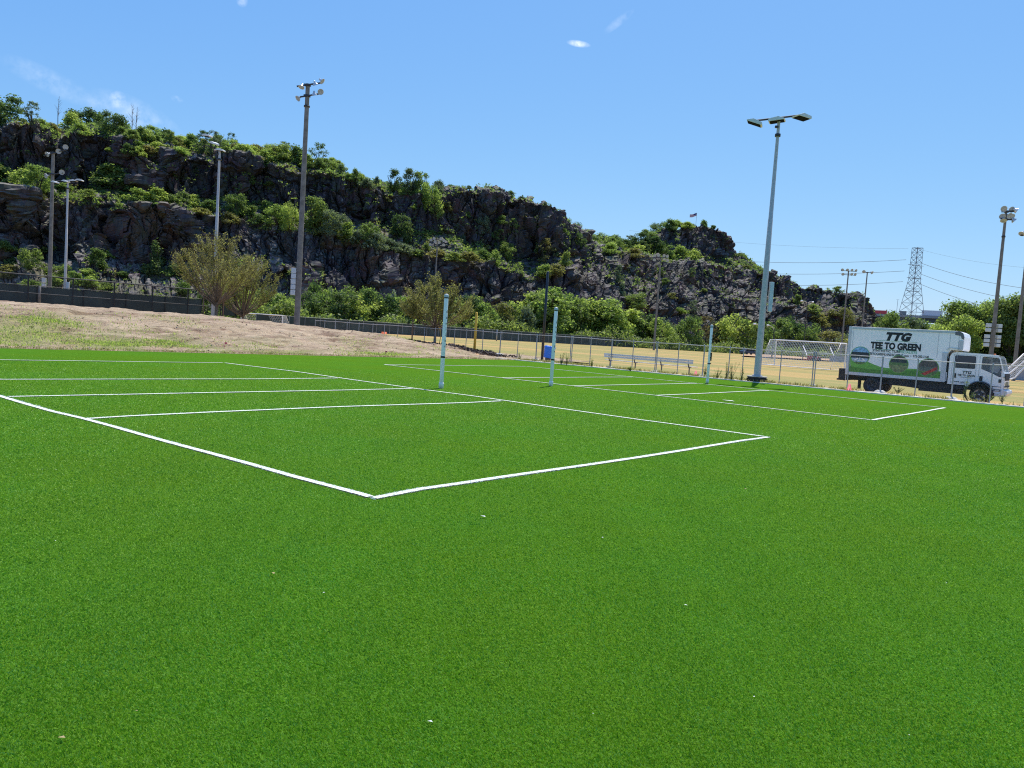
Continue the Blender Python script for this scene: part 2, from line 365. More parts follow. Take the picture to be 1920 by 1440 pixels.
fld = link('grass_field', npmesh('grass_field', np.stack([Uf, Vf, Zf], -1).reshape(-1, 3), grid_faces(len(vf), len(uf)), field_mat(), True)); fld.rotation_euler = (0, 0, CA); tag(fld, kind='structure')
# edging strip
k = NB('edging_concrete'); n = k.noise(3, 5, .7); k.base(k.ramp(n, ((.3, (.42, .38, .3)), (.5, (.72, .67, .58)), (.7, (.85, .8, .72))))); k.rough(.9); k.bump(n, .5, .03)
mb = MB(); L = 60
pts = [(-60 + i * 1.5) for i in range(62)]
for i in range(61):
    w0, w1 = .0, .26 + .16 * random.random()
    mb.box(UV(U_EDGE + .02 + w1 / 2, pts[i] + .75, .012), (w1, 1.485, .04 + .015 * random.random()), 0, Matrix.Rotation(CA, 3, 'Z'))
tag(mb.build('kerb', k.m), kind='structure')
def road(name, pts, mat, z=.01, kind='structure'):
    mb = MB(); mb.add(pts, [tuple(range(len(pts)))]); return tag(mb.build(name, mat), kind=kind)
# strip of pale gravel and broken concrete between kerb and fence
k = NB('pale_gravel'); v = k.coord(); n1 = k.noise(1.6, 5, .7, v); n2 = k.noise(11, 4, .75, v)
c = k.mix(k.mr(n1, .35, .62), (.42, .30, .17), (.74, .68, .56)); c = k.mix(k.mr(n2, .3, .5, .7, 0), c, (.22, .19, .12)); k.base(c); k.rough(.95); k.bump(n2, .6, .04)
us, vs_ = np.meshgrid(np.linspace(U_EDGE + .4, U_EDGE + 1.75, 12), np.linspace(-60, V_EDGE + 1, 420)); zs_ = .012 + fbm(us * 3, vs_ * 3, 88) * .06 - .05 * ((us - U_EDGE - .4) / 1.35) ** 3 - .03 * (fbm(us * .8, vs_ * .8, 12) > .5)
gs = link('gravel_strip', npmesh('gravel_strip', np.stack([us, vs_, zs_], -1).reshape(-1, 3), grid_faces(420, 12), k.m)); gs.rotation_euler = (0, 0, CA); tag(gs, kind='structure')
# infield dirt far out on the right
dirt = M('infield_dirt', (.52, .32, .16), .95, 0, .15, .5)
mb = MB(); n = 14; ring = [gpt(x, y, .16) for x, y in ((1390, 666.5), (1480, 671.5), (1560, 676), (1580, 675), (1540, 670.8), (1470, 666), (1400, 662.5))]
mb.add(ring, [tuple(range(len(ring)))]); tag(mb.build('infield_dirt', dirt), kind='structure')
# asphalt strip beyond
# ------------------------------------------------------------------ court lines
line_m = M('white_turf_fibre', (.80, .84, .70), .7, 0, .06, 60, bump=.5); gap_m = M('infill_gap', (.05, .06, .045), .9)
COURTS = ((Vector((-1.1677, 6.8663, 0)), .8779), (Vector((8.9092, 18.9722, 0)), .8888))
LZ = [0]; SEGS = []
def line(path, label):
    LZ[0] += .0003; dz = LZ[0]; path = [Vector((p[0], p[1], 0)) for p in path]; pts = []; ph = random.random() * 99
    for p, q in zip(path[:-1], path[1:]):
        SEGS.append((p.copy(), q.copy())); n = max(2, int((q - p).length / .05)); pts += [p.lerp(q, i / n) for i in range(n)]
    pts.append(path[-1]); vs = []; n = len(pts) - 1; s_ = 0; tot = sum((q - p).length for p, q in zip(path[:-1], path[1:]))
    for i, p in enumerate(pts):
        d = (pts[min(i + 6, n)] - pts[max(i - 6, 0)]).normalized(); nrm = Vector((-d.y, d.x, 0)); s_ += (p - pts[i - 1]).length if i else 0
        wob = .03 * (float(vnoise(np.array(s_ * .5), np.array(ph), 3)) - .5) * min(1, s_, tot - s_) * 2; e = [(random.random() - .5) * .007 for _ in range(2)]; b = p + nrm * wob
        vs.append((b, nrm, .042 + e[0], .042 + e[1]))
    mb = MB(); f = [(2 * i, 2 * i + 2, 2 * i + 3, 2 * i + 1) for i in range(n)]
    mb.add([v for b, m_, e0, e1 in vs for v in (b - m_ * e0 + Vector((0, 0, .009 + dz)), b + m_ * e1 + Vector((0, 0, .009 + dz)))], f, 0)
    mb.add([v for b, m_, e0, e1 in vs for v in (b - m_ * (e0 + .012) + Vector((0, 0, .003 + dz)), b + m_ * (e1 + .012) + Vector((0, 0, .003 + dz)))], f, 1)
    return tag(mb.build('court_marking', [line_m, gap_m]), label, None, 'white lines of the two volleyball courts', 'structure')
def clip_end(pts, a=.0, b=.0):         # shorten a traced line a little where it meets another one
    pts = [Vector(p) for p in pts]; pts[0] += (pts[1] - pts[0]).normalized() * a; pts[-1] += (pts[-2] - pts[-1]).normalized() * b; return pts
G_ = lambda *q: [gpt(x, y) for x, y in q]
line(G_((701, 935), (786.7, 918.5), (860, 908.5), (1050, 880.5), (1200, 857.7), (1312, 839.5), (1440, 820)), 'white end line of the near court')
line(clip_end(G_((701, 935), (678, 927.6), (623, 913), (540, 891.5), (380, 847), (212, 800), (155, 785), (100, 772), (0, 742.5), (-150, 702)), .06), 'white long side line of the near court facing the camera')
line(clip_end(G_((422, 680.7), (550, 696.3), (637, 708.8), (775, 728.5), (880, 742), (946, 751.3), (1200, 787.6), (1340, 806.4), (1440, 820)), 0, .07), 'white long side line of the near court on the cliff side')
line(clip_end(G_((160, 786), (240, 781), (400, 773), (640, 763), (880, 755.3), (943, 752)), .02, .08), 'front white cross line of the near court')
line(clip_end(G_((10, 744.5), (240, 740.3), (400, 736.7), (640, 732), (777, 729)), .05, .1), 'centre white cross line of the near court')
line(clip_end(G_((-150, 712), (0, 711.8), (480, 711), (638, 709.3)), 0, .1), 'rear white cross line of the near court')
line(clip_end(G_((-150, 673), (0, 675), (422, 680.7)), 0, .08), 'white back end line of the near court')
o, ang = COURTS[1]; e1 = Vector((math.cos(ang), math.sin(ang), 0)); e2 = Vector((-math.sin(ang), math.cos(ang), 0)); P = lambda u, v: o + e1 * u + e2 * v
line((P(0, 0), P(9, 0)), 'white end line of the far court'); line((P(0, 18), P(9, 18)), 'white back end line of the far court')
line((P(0, .05), P(.05, 9), P(0, 17.95)), 'white long side line of the far court facing the camera'); line((P(9, .05), P(8.97, 9), P(9, 17.95)), 'white long side line of the far court on the fence side')
for v, nm in ((6, 'front'), (9, 'centre'), (12, 'rear')): line((P(.1, v), P(5, v + .03), P(8.9, v)), f'{nm} white cross line of the far court')

# ------------------------------------------------------------------ cliff
def rock_mat(name='dark_basalt'):
    k = NB(name); v = k.coord(); st = k.coord(scale=(1, 1, .25)); g = k.n('ShaderNodeNewGeometry')
    n1 = k.noise(.06, 5, .6, v); n2 = k.noise(.9, 6, .7, st); n3 = k.noise(.25, 4, .6, v); cell = k.voro(.55, k.coord(scale=(1, 1, .6)))
    c = k.mix(k.mr(n2, .35, .65), (.016, .015, .018), (.088, .077, .074))
    c = k.mix(k.mr(n1, .47, .66, 0, .6), c, (.15, .09, .06))
    c = k.mix(.35, c, k.mix(1, c, cell, 'MULTIPLY'))
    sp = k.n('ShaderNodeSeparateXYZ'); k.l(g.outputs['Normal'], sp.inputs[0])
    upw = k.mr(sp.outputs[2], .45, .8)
    c = k.mix(k.math('MULTIPLY', upw, .5), c, (.34, .29, .25))  # brownish upward faces, with the brightness of sunlit ledges painted into the colour
    gr = k.math('MULTIPLY', k.mr(sp.outputs[2], .5, .8), k.mr(n3, .46, .6)); c = k.mix(k.math('MULTIPLY', gr, .9), c, k.mix(k.mr(n2, .4, .6), (.10, .12, .045), (.2, .18, .09)))
    k.base(c); k.rough(.85); k.bump(n2, .6, .25); return k.m
ROCK = rock_mat()
def sheet(name, cols, rows_per, Zb, offs, amp=1.0, step=.4, seed=1, label=None):
    # cols: list of (x px, [y px of each profile line]); Zb: distance of the base; offs: extra distance of each profile line
    xs = np.array([c[0] for c in cols], float); ys = np.array([c[1] for c in cols], float)
    xx = np.arange(xs[0], xs[-1] + .1, step * 2.2); Zx = np.interp(xx, [z[0] for z in Zb], [z[1] for z in Zb])
    OF = np.array([o[1] for o in offs], float); Ox = np.array([o[0] for o in offs], float)
    rows = []
    for j in range(ys.shape[1]):
        y = np.interp(xx, xs, ys[:, j]) + (vnoise(xx / 14, np.full(xx.shape, j * 9.), seed) - .5) * (0 if j == 0 else 9) + (vnoise(xx / 4, np.full(xx.shape, j * 9.), seed + 3) - .5) * (0 if j == 0 else 4)
        z = Zx + np.interp(xx, Ox, OF[:, j]) + (vnoise(xx / 25, np.full(xx.shape, j * 7.), seed + 8) - .5) * (6 if j else 0)
        d = np.array(FW)[None] * F + np.array(RT)[None] * (xx - 960)[:, None] - np.array(UP)[None] * (y - 720)[:, None]; d *= (z / d[:, 1])[:, None]; d[:, 2] += CAMH
        rows.append(d)
    R_ = []; T = []
    for j, n in enumerate(rows_per):
        for i in range(n): a = i / n; R_.append(rows[j] * (1 - a) + rows[j + 1] * a); T.append(j + a)
    R_.append(rows[-1]); T.append(len(rows_per)); G = np.stack(R_); T = np.array(T)
    s = np.concatenate([[0], np.cumsum(np.linalg.norm(np.diff(rows[1], axis=0), axis=1))])[None, :] * np.ones((G.shape[0], 1))
    q = np.concatenate([np.zeros((1, G.shape[1])), np.cumsum(np.linalg.norm(np.diff(G, axis=0), axis=2), axis=0)])
    du = np.gradient(G, axis=1); dv = np.gradient(G, axis=0); N = np.cross(du, dv); N /= np.linalg.norm(N, axis=2)[..., None] + 1e-9
    if N[..., 1].mean() > 0: N = -N
    N = np.where((N[..., 2] < -.1)[..., None], -N, N)
    for _ in range(10):                                     # soften the normal field so that steps do not tear
        N[1:-1] = (N[:-2] + N[1:-1] * 2 + N[2:]) / 4
    N /= np.linalg.norm(N, axis=2)[..., None] + 1e-9
    steep = sstep((.8 - N[..., 2]) / .5)
    ws = s + (fbm(s / 9, q / 9, seed + 40) - .5) * 6; wq = q + (fbm(s / 7, q / 7, seed + 50) - .5) * 5
    D = (fbm(s / 30, q / 60, seed + 2) - .5) * 9 * (.35 + steep)
    for sx, st, am, ti, sd in ((13, 17, 5.4, 2.4, 3), (4.8, 11, 3.2, 1.5, 4), (2.3, 3.4, 1.4, 1.1, 5), (1.0, 1.3, .55, .55, 6)):
        r, r2, cx, cy, f = worley(ws / sx, wq / st, seed + sd); k = (.3 + .7 * steep) if sx > 5 else (.55 + .45 * steep)
        D += k * (am * (r - .5) + ti * ((r2 - .5) * 2.4 * cx + (h2(np.floor(r * 1e5), np.floor(r2 * 1e5), 3) - .35) * 1.8 * cy)) - k * am * .35 * (f < .06)
    r, _, _, _, f = worley(ws / 1.6, wq / 30, seed + 60); D += steep * (r - .5) * 1.1      # upright joints
    edge = np.clip(T, 0, 1)[:, None] * .75 + .25
    G = G + N * (D * amp * edge)[..., None]
    G[0, :, 2] = -1.0
    o = link(name, npmesh(name, G.reshape(-1, 3), grid_faces(G.shape[0], G.shape[1]), ROCK)); tag(o, label, None, None, 'structure')
    return G, T
#        x      base  P1   P2   P3   P4   P5   P6
CC = [(-190, [575, 505, 352, 335, 222, 215, 235]), (-60, [575, 500, 355, 337, 235, 228, 250]), (0, [575, 492, 360, 342, 242, 235, 260]), (32, [575, 490, 364, 340, 230, 236, 260]), (50, [576, 488, 367, 340, 232, 238, 262]), (100, [580, 480, 374, 348, 246, 242, 265]),
      (150, [584, 470, 380, 352, 250, 240, 265]), (200, [588, 480, 377, 357, 256, 240, 265]), (230, [590, 490, 382, 362, 262, 247, 270]), (275, [593, 495, 392, 368, 284, 255, 280]),
      (325, [596, 492, 398, 370, 285, 262, 285]), (375, [600, 482, 405, 374, 295, 270, 290]), (420, [602, 475, 414, 378, 293, 276, 298]), (462, [605, 475, 420, 382, 298, 285, 305]), (500, [608, 488, 430, 387, 307, 288, 310]),
      (560, [612, 500, 436, 396, 318, 302, 325]), (620, [616, 543, 446, 410, 319, 308, 330]), (650, [618, 545, 448, 414, 333, 325, 345]), (680, [620, 545, 452, 418, 340, 338, 358]), (740, [624, 535, 464, 425, 364, 352, 372]), (800, [628, 530, 482, 440, 370, 360, 380]),
      (825, [629, 540, 486, 444, 370, 358, 380]), (850, [630, 558, 489, 450, 362, 355, 378]), (883, [632, 560, 490, 460, 357, 353, 376]), (920, [634, 560, 493, 470, 362, 358, 380]), (960, [637, 573, 506, 480, 371, 367, 390]), (1000, [640, 575, 516, 487, 376, 373, 395]),
      (1030, [641, 575, 512, 486, 391, 388, 410]), (1060, [643, 574, 510, 487, 420, 416, 435]), (1085, [645, 570, 525, 490, 447, 440, 455]), (1098, [646, 566, 527, 493, 466, 458, 470]), (1120, [647, 562, 530, 500, 471, 464, 480]), (1165, [650, 560, 540, 508, 479, 475, 490]), (1200, [652, 562, 545, 512, 486, 482, 500]),
      (1250, [655, 575, 545, 520, 492, 488, 505]), (1306, [658, 590, 560, 535, 496, 492, 510]), (1350, [660, 592, 562, 537, 498, 496, 515]), (1410, [664, 592, 566, 545, 510, 508, 525]), (1437, [665, 594, 570, 548, 511, 510, 530]), (1468, [667, 600, 575, 552, 520, 520, 540]),
      (1500, [669, 608, 582, 562, 540, 541, 560]), (1525, [671, 612, 586, 565, 540, 542, 560]), (1555, [672, 614, 590, 570, 548, 550, 570]), (1580, [673, 616, 593, 575, 556, 558, 578]), (1610, [675, 620, 600, 580, 552, 556, 580]), (1625, [676, 624, 608, 592, 570, 575, 595]), (1637, [677, 632, 620, 608, 592, 598, 612]), (1646, [678, 650, 640, 630, 618, 625, 635]), (1656, [679, 677, 675, 674, 672, 673, 674])]
ZB = ((-190, 168), (0, 182), (600, 212), (1000, 240), (1400, 285), (1660, 325))
OFF = ((-190, [0, 22, 26, 38, 42, 56, 110]), (420, [0, 22, 27, 38, 42, 56, 110]), (500, [0, 16, 21, 33, 38, 52, 110]), (620, [0, 10, 18, 30, 36, 52, 110]), (1040, [0, 8, 13, 24, 30, 44, 110]), (1090, [0, 8, 17, 27, 38, 50, 120]), (1250, [0, 9, 16, 26, 34, 50, 120]), (1660, [0, 9, 15, 24, 30, 44, 110]))
CG, CT = sheet('cliff', CC, (46, 92, 52, 118, 40, 30), ZB, OFF, .9, .42, 1)
KC = [(1040, [500, 495, 488, 478, 490]), (1090, [500, 480, 462, 452, 465]), (1130, [502, 482, 462, 447, 460]), (1175, [504, 484, 468, 455, 470]), (1200, [505, 482, 462, 446, 460]), (1229, [507, 480, 455, 434, 450]), (1255, [508, 480, 450, 427, 445]), (1300, [510, 482, 452, 424, 445]), (1327, [512, 484, 452, 424, 445]), (1347, [514, 486, 455, 428, 450]),
      (1360, [515, 490, 462, 438, 455]), (1369, [516, 495, 470, 452, 468]), (1377, [517, 500, 485, 474, 485]), (1400, [520, 507, 495, 485, 498]), (1431, [524, 518, 510, 503, 515]), (1455, [530, 528, 524, 518, 530])]
KG, KT = sheet('rocky_knoll', KC, (34, 50, 50, 30), ((1040, 305), (1455, 350)), ((1040, [0, 8, 16, 22, 60]), (1455, [0, 6, 11, 16, 55])), 1.0, .42, 21)
KG[0, :, 2] += 0
def surf_at(G, T, x, y, trange=(0, 9)):
    px, py, z = proj(G.reshape(-1, 3)); px = px.reshape(G.shape[:2]); py = py.reshape(G.shape[:2])
    d = (px - x) ** 2 + (py - y) ** 2 + 9e9 * ((T < trange[0]) | (T > trange[1]))[:, None]; i = np.unravel_index(np.argmin(d), d.shape); return Vector(G[i])
PX = {}
def cached(G, T):
    if id(G) not in PX:
        px, py, z = proj(G.reshape(-1, 3)); PX[id(G)] = (px.reshape(G.shape[:2]), py.reshape(G.shape[:2]))
    return PX[id(G)]
def surf(G, T, x, y, t0=.2, t1=9):
    px, py = cached(G, T); d = (px - x) ** 2 + (py - y) ** 2 + 9e9 * ((T < t0) | (T > t1))[:, None]; i = np.unravel_index(np.argmin(d), d.shape); return Vector(G[i])

# ------------------------------------------------------------------ foliage
def leaf_cloud(lobes, n, size, seed, flat=.5):
    r = np.random.default_rng(seed); L = np.array([l[:3] for l in lobes]); S = np.array([l[3] for l in lobes]); wgt = S ** 2 / (S ** 2).sum()
    k = r.choice(len(lobes), n, p=wgt); d = r.normal(size=(n, 3)); d /= np.linalg.norm(d, axis=1)[:, None]; rad = r.random(n) ** .38
    c = L[k] + d * (S[k] * rad)[:, None] * np.array([1, 1, .78])
    c += r.normal(size=(n, 3)) * size * 1.15
    nrm = d * .55 + r.normal(size=(n, 3)) * .6 + np.array([0, 0, flat]); nrm /= np.linalg.norm(nrm, axis=1)[:, None]
    t = np.cross(nrm, r.normal(size=(n, 3))); t /= np.linalg.norm(t, axis=1)[:, None]; b = np.cross(nrm, t)
    sz = size * (.5 + r.random(n) * .9); a = (t * sz[:, None]); bb = b * (sz * (.45 + .4 * r.random(n)))[:, None]
    v = np.stack([c - a, c - bb + a * .1, c + a, c + bb + a * .1], 1)
    v[:, 0] += nrm * (size * -.25); v[:, 2] += nrm * (size * -.25)
    return v.reshape(-1, 3)
def quads(n): return np.arange(n * 4).reshape(-1, 4)
def lobes_for(kind, seed):
    r = random.Random(seed); L = []
    if kind == 'broad':
        for i in range(26):
            a = r.random() * 6.28; z = r.random(); rr = (.33 + .06 * r.random()) * math.sin(math.pi * (.26 + .6 * z)) ** .7; rr *= .55 + .45 * r.random()
            L.append((rr * math.cos(a), rr * math.sin(a), .13 + .72 * z, .085 + .075 * r.random()))
    elif kind == 'poplar':
        for i in range(26):
            a = r.random() * 6.28; z = r.random(); rr = .17 * math.sin(math.pi * (.12 + .8 * z)) ** .6 * (.4 + .8 * r.random())
            L.append((rr * math.cos(a), rr * math.sin(a), .12 + .8 * z, .05 + .06 * r.random()))
    elif kind == 'airy':
        for i in range(44):
            a = r.random() * 6.28; z = r.random(); rr = .3 * math.sin(math.pi * (.2 + .7 * z)) * (.2 + .9 * r.random())
            L.append((rr * math.cos(a), rr * math.sin(a), .1 + .84 * z, .025 + .05 * r.random()))
    elif kind == 'shrub':
        for i in range(20):
            a = r.random() * 6.28; z = r.random() ** 1.2; rr = .48 * (1 - z ** 2 * .75) * (.25 + .8 * r.random())
            L.append((rr * math.cos(a), rr * math.sin(a), .14 + .68 * z, .10 + .1 * r.random()))
    elif kind == 'layered':
        for i in range(18):
            a = r.random() * 6.28; z = i / 18; rr = .6 * (1 - z * .8) * (.5 + .5 * r.random())
            L.append((rr * math.cos(a), rr * math.sin(a), .12 + .75 * z, .10 + .07 * r.random()))
    elif kind == 'cone':
        for i in range(24):
            a = r.random() * 6.28; z = i / 24; rr = .24 * (1 - z) * (.6 + .5 * r.random()); L.append((rr * math.cos(a), rr * math.sin(a), .08 + .86 * z, .04 + .09 * (1 - z)))
    return L
TONES = dict(mid=leaf_mid, dark=leaf_dark, light=leaf_light, olive=leaf_olive, blue=leaf_blue, brown=leaf_brown)
NL = dict(broad=(3000, .026), poplar=(2300, .022), airy=(1500, .02), shrub=(1700, .044), layered=(2300, .044), cone=(1500, .03))
CROWN = {}
def crown_mesh(kind, tone, i, dens=1.0, size=1.0):
    key = (kind, tone, i, dens)
    if key not in CROWN:
        n, s = NL[kind]; n = int(n * dens); L = lobes_for(kind, i * 31 + len(kind)); v = leaf_cloud(L, n, s * size, i * 7 + 1, .9 if kind == 'layered' else .5)
        CROWN[key] = npmesh('crown', v, quads(n), TONES[tone])
    return CROWN[key]
TRUNK = {}
def trunk_mesh(kind, i):
    key = (kind, i)
    if key not in TRUNK:
        r = random.Random(i); mb = MB(); h = .7 if kind != 'poplar' else .85
        p = [Vector((0, 0, -.06))]; 
        for q in range(5): p.append(Vector((r.uniform(-.02, .02), r.uniform(-.02, .02), h * (q + 1) / 5)))
        mb.tube(p, [.024, .02, .017, .014, .01, .005], 6)
        for q in range(7):
            b = p[2 + q % 4]; a = r.random() * 6.28; l = .28 if kind != 'poplar' else .13; e = b + Vector((math.cos(a) * l, math.sin(a) * l, l * .9)); mb.tube([b, (b + e) / 2 + Vector((0, 0, .01)), e], [.011, .007, .003], 5)
        TRUNK[key] = mb.mesh('trunk', bark_dark)
    return TRUNK[key]
def tree(kind, tone, pos, w, h, label, group, name='tree', cat='tree', i=None, dens=1.0, size=1.0, wide=1.0):
    i = random.randrange(4) if i is None else i
    t = thing(name, label, cat, pos, random.random() * 6.28, group)
    link('trunk', trunk_mesh(kind, i), t); link('crown', crown_mesh(kind, tone, i, dens, size), t)
    nat = dict(broad=.82, poplar=.42, airy=.68, shrub=1.15, layered=1.35, cone=.55)[kind]
    t.scale = (w / nat * wide, w / nat * wide, h); return t
SH = {}
def shrub_mesh(kind, tone, i):
    key = (kind, tone, i)
    if key not in SH:
        n, s = NL[kind]; v = leaf_cloud(lobes_for(kind, i * 31 + len(kind)), n, s, i * 7 + 1, .9 if kind == 'layered' else .5); q = quads(n)
        mb = MB(); r = random.Random(i)
        for _ in range(6):
            a = r.random() * 6.28; l = r.uniform(.1, .35); mb.tube([(0, 0, -.1), (math.cos(a) * l * .4, math.sin(a) * l * .4, .35), (math.cos(a) * l, math.sin(a) * l, .7)], [.018, .012, .004], 4, cap=False)
        me = npmesh('shrub', np.concatenate([v, np.array([tuple(x) for x in mb.v])]), np.concatenate([q, np.array(mb.f) + len(v)]), [TONES[tone], bark_dark])
        mi = np.zeros(len(me.polygons), np.int32); mi[n:] = 1; me.polygons.foreach_set('material_index', mi); SH[key] = me
    return SH[key]
def shrub(kind, tone, pos, w, h, label, group, name='shrub', cat='shrub', i=None):
    i = random.randrange(4) if i is None else i
    o = link(name, shrub_mesh(kind, tone, i)); nat = dict(broad=.82, poplar=.42, airy=.68, shrub=1.15, layered=1.35, cone=.55)[kind]
    o.location = pos - Vector((0, 0, .04 * h)); o.rotation_euler = (0, 0, random.random() * 6.28); o.scale = (w / nat, w / nat, h); return tag(o, label, cat, group)
def pxm(Z): return Z / F
CREST = [(5, 240, 74, 62, 'broad', 'dark'), (-40, 240, 80, 55, 'broad', 'mid'), (60, 234, 34, 42, 'airy', 'blue'), (76, 240, 30, 18, 'shrub', 'light'), (45, 236, 22, 14, 'shrub', 'mid'), (100, 244, 26, 14, 'shrub', 'olive'), (130, 242, 38, 32, 'shrub', 'light'), (160, 248, 58, 44, 'broad', 'dark'),
    (188, 258, 52, 44, 'layered', 'mid'), (212, 258, 46, 48, 'broad', 'dark'), (150, 255, 40, 24, 'shrub', 'light'), (230, 262, 34, 36, 'shrub', 'mid'), (262, 268, 42, 32, 'shrub', 'mid'), (285, 272, 42, 34, 'broad', 'light'), (310, 276, 42, 32, 'shrub', 'dark'), (330, 282, 40, 26, 'shrub', 'mid'), (352, 280, 32, 24, 'shrub', 'light'),
    (300, 286, 46, 18, 'shrub', 'light'), (255, 284, 40, 20, 'layered', 'light'), (275, 290, 44, 18, 'shrub', 'olive'), (340, 292, 40, 16, 'shrub', 'light'), (380, 290, 34, 44, 'airy', 'dark'), (398, 292, 30, 46, 'airy', 'blue'), (415, 294, 32, 26, 'shrub', 'light'), (432, 290, 24, 40, 'airy', 'dark'), (452, 296, 32, 26, 'shrub', 'mid'), (470, 300, 38, 26, 'shrub', 'light'), (497, 306, 40, 28, 'shrub', 'light'),
    (520, 302, 48, 34, 'broad', 'mid'), (533, 296, 40, 28, 'airy', 'blue'), (506, 294, 30, 20, 'shrub', 'blue'), (555, 310, 36, 38, 'shrub', 'mid'), (575, 314, 30, 26, 'shrub', 'light'), (597, 312, 38, 42, 'airy', 'dark'), (612, 322, 48, 24, 'broad', 'mid'), (640, 330, 26, 20, 'shrub', 'blue'), (672, 348, 32, 24, 'shrub', 'light'), (690, 354, 30, 20, 'shrub', 'blue'), (708, 354, 26, 18, 'shrub', 'dark'),
    (724, 366, 22, 26, 'airy', 'blue'), (737, 364, 20, 46, 'poplar', 'dark'), (755, 366, 30, 26, 'shrub', 'dark'), (767, 364, 24, 48, 'poplar', 'blue'), (788, 372, 34, 50, 'broad', 'mid'), (805, 400, 38, 58, 'broad', 'light'), (822, 420, 28, 48, 'shrub', 'light'), (820, 362, 32, 24, 'shrub', 'blue'), (846, 360, 24, 14, 'shrub', 'mid'), (880, 356, 14, 8, 'shrub', 'blue'),
    (935, 364, 12, 12, 'shrub', 'blue'), (958, 372, 18, 14, 'shrub', 'mid'), (978, 376, 14, 8, 'shrub', 'blue'), (1022, 390, 12, 12, 'shrub', 'blue'), (1045, 416, 22, 24, 'airy', 'mid'), (1060, 442, 30, 34, 'shrub', 'mid'), (1071, 458, 38, 42, 'broad', 'dark'), (1058, 474, 34, 48, 'shrub', 'mid'), (1085, 468, 30, 34, 'shrub', 'dark'), (1100, 470, 34, 22, 'shrub', 'light'), (1120, 473, 40, 22, 'shrub', 'mid'),
    (1145, 477, 40, 20, 'shrub', 'light'), (1170, 480, 34, 18, 'shrub', 'mid'), (1190, 484, 44, 18, 'shrub', 'olive')]
KNOLL = [(1100, 468, 38, 28, 'broad', 'dark'), (1122, 466, 40, 28, 'broad', 'mid'), (1145, 466, 40, 26, 'broad', 'mid'), (1165, 470, 32, 22, 'shrub', 'dark'), (1180, 472, 36, 30, 'airy', 'blue'), (1200, 468, 36, 32, 'broad', 'dark'), (1215, 456, 30, 26, 'broad', 'mid'), (1236, 446, 36, 32, 'broad', 'dark'), (1255, 432, 34, 22, 'shrub', 'mid'), (1268, 430, 34, 18, 'shrub', 'light'), (1290, 428, 30, 12, 'shrub', 'light'),
    (1321, 428, 18, 16, 'shrub', 'mid'), (1338, 428, 16, 8, 'shrub', 'dark'), (1222, 478, 44, 34, 'broad', 'dark'), (1245, 488, 50, 30, 'broad', 'mid'), (1276, 490, 42, 28, 'shrub', 'light'), (1298, 492, 40, 24, 'shrub', 'light'), (1195, 484, 44, 24, 'shrub', 'light'), (1172, 484, 40, 18, 'shrub', 'mid'), (1140, 484, 40, 18, 'shrub', 'light'), (1392, 484, 14, 8, 'shrub', 'olive')]
LEDGE = [(10, 348, 62, 36, 'layered', 'mid'), (40, 354, 52, 40, 'shrub', 'light'), (72, 356, 48, 46, 'broad', 'light'), (86, 364, 32, 26, 'shrub', 'light'), (-40, 350, 60, 40, 'broad', 'mid'), (15, 362, 40, 16, 'shrub', 'olive'), (60, 368, 44, 14, 'shrub', 'olive'), (120, 354, 34, 12, 'layered', 'light'), (165, 372, 38, 18, 'shrub', 'mid'), (214, 352, 84, 46, 'layered', 'mid'), (240, 360, 66, 28, 'layered', 'mid'), (262, 378, 50, 24, 'shrub', 'light'),
    (230, 378, 44, 18, 'shrub', 'mid'), (292, 380, 56, 28, 'layered', 'light'), (320, 388, 42, 24, 'shrub', 'mid'), (347, 382, 42, 22, 'shrub', 'dark'), (362, 390, 46, 26, 'layered', 'light'), (392, 398, 40, 26, 'shrub', 'mid'), (380, 404, 50, 14, 'shrub', 'olive'), (420, 388, 30, 20, 'shrub', 'light'), (440, 404, 40, 42, 'broad', 'mid'), (455, 392, 34, 30, 'shrub', 'dark'), (430, 420, 44, 22, 'shrub', 'olive'), (470, 408, 34, 22, 'shrub', 'mid'), (500, 404, 40, 28, 'layered', 'light'),
    (485, 425, 36, 22, 'shrub', 'dark'), (520, 424, 46, 40, 'broad', 'light'), (545, 434, 34, 50, 'broad', 'light'), (540, 405, 36, 24, 'shrub', 'mid'), (590, 428, 36, 60, 'poplar', 'mid'), (605, 442, 46, 46, 'broad', 'mid'), (626, 444, 50, 50, 'broad', 'blue'), (648, 448, 40, 34, 'shrub', 'light'), (668, 458, 34, 26, 'shrub', 'blue'), (692, 456, 38, 38, 'broad', 'mid'), (702, 468, 46, 34, 'shrub', 'blue'), (730, 474, 50, 26, 'shrub', 'blue'),
    (760, 480, 46, 24, 'shrub', 'blue'), (785, 486, 44, 20, 'shrub', 'mid'), (820, 486, 42, 20, 'shrub', 'olive'), (850, 490, 40, 18, 'shrub', 'mid'), (880, 490, 46, 20, 'shrub', 'olive'), (905, 488, 34, 22, 'shrub', 'mid'), (928, 496, 26, 28, 'shrub', 'light'), (948, 486, 34, 34, 'broad', 'mid'), (865, 468, 20, 28, 'shrub', 'blue'), (905, 440, 24, 36, 'broad', 'blue'), (935, 460, 30, 30, 'airy', 'mid'), (962, 438, 22, 28, 'airy', 'light'), (940, 420, 26, 16, 'shrub', 'mid'),
    (1010, 432, 22, 20, 'shrub', 'mid'), (1012, 475, 32, 26, 'layered', 'light'), (1020, 494, 38, 46, 'airy', 'olive'), (1018, 522, 42, 28, 'shrub', 'light'), (1042, 518, 40, 24, 'shrub', 'olive'), (1060, 500, 26, 28, 'shrub', 'mid'), (880, 410, 20, 14, 'shrub', 'mid'), (840, 395, 24, 16, 'layered', 'olive')]
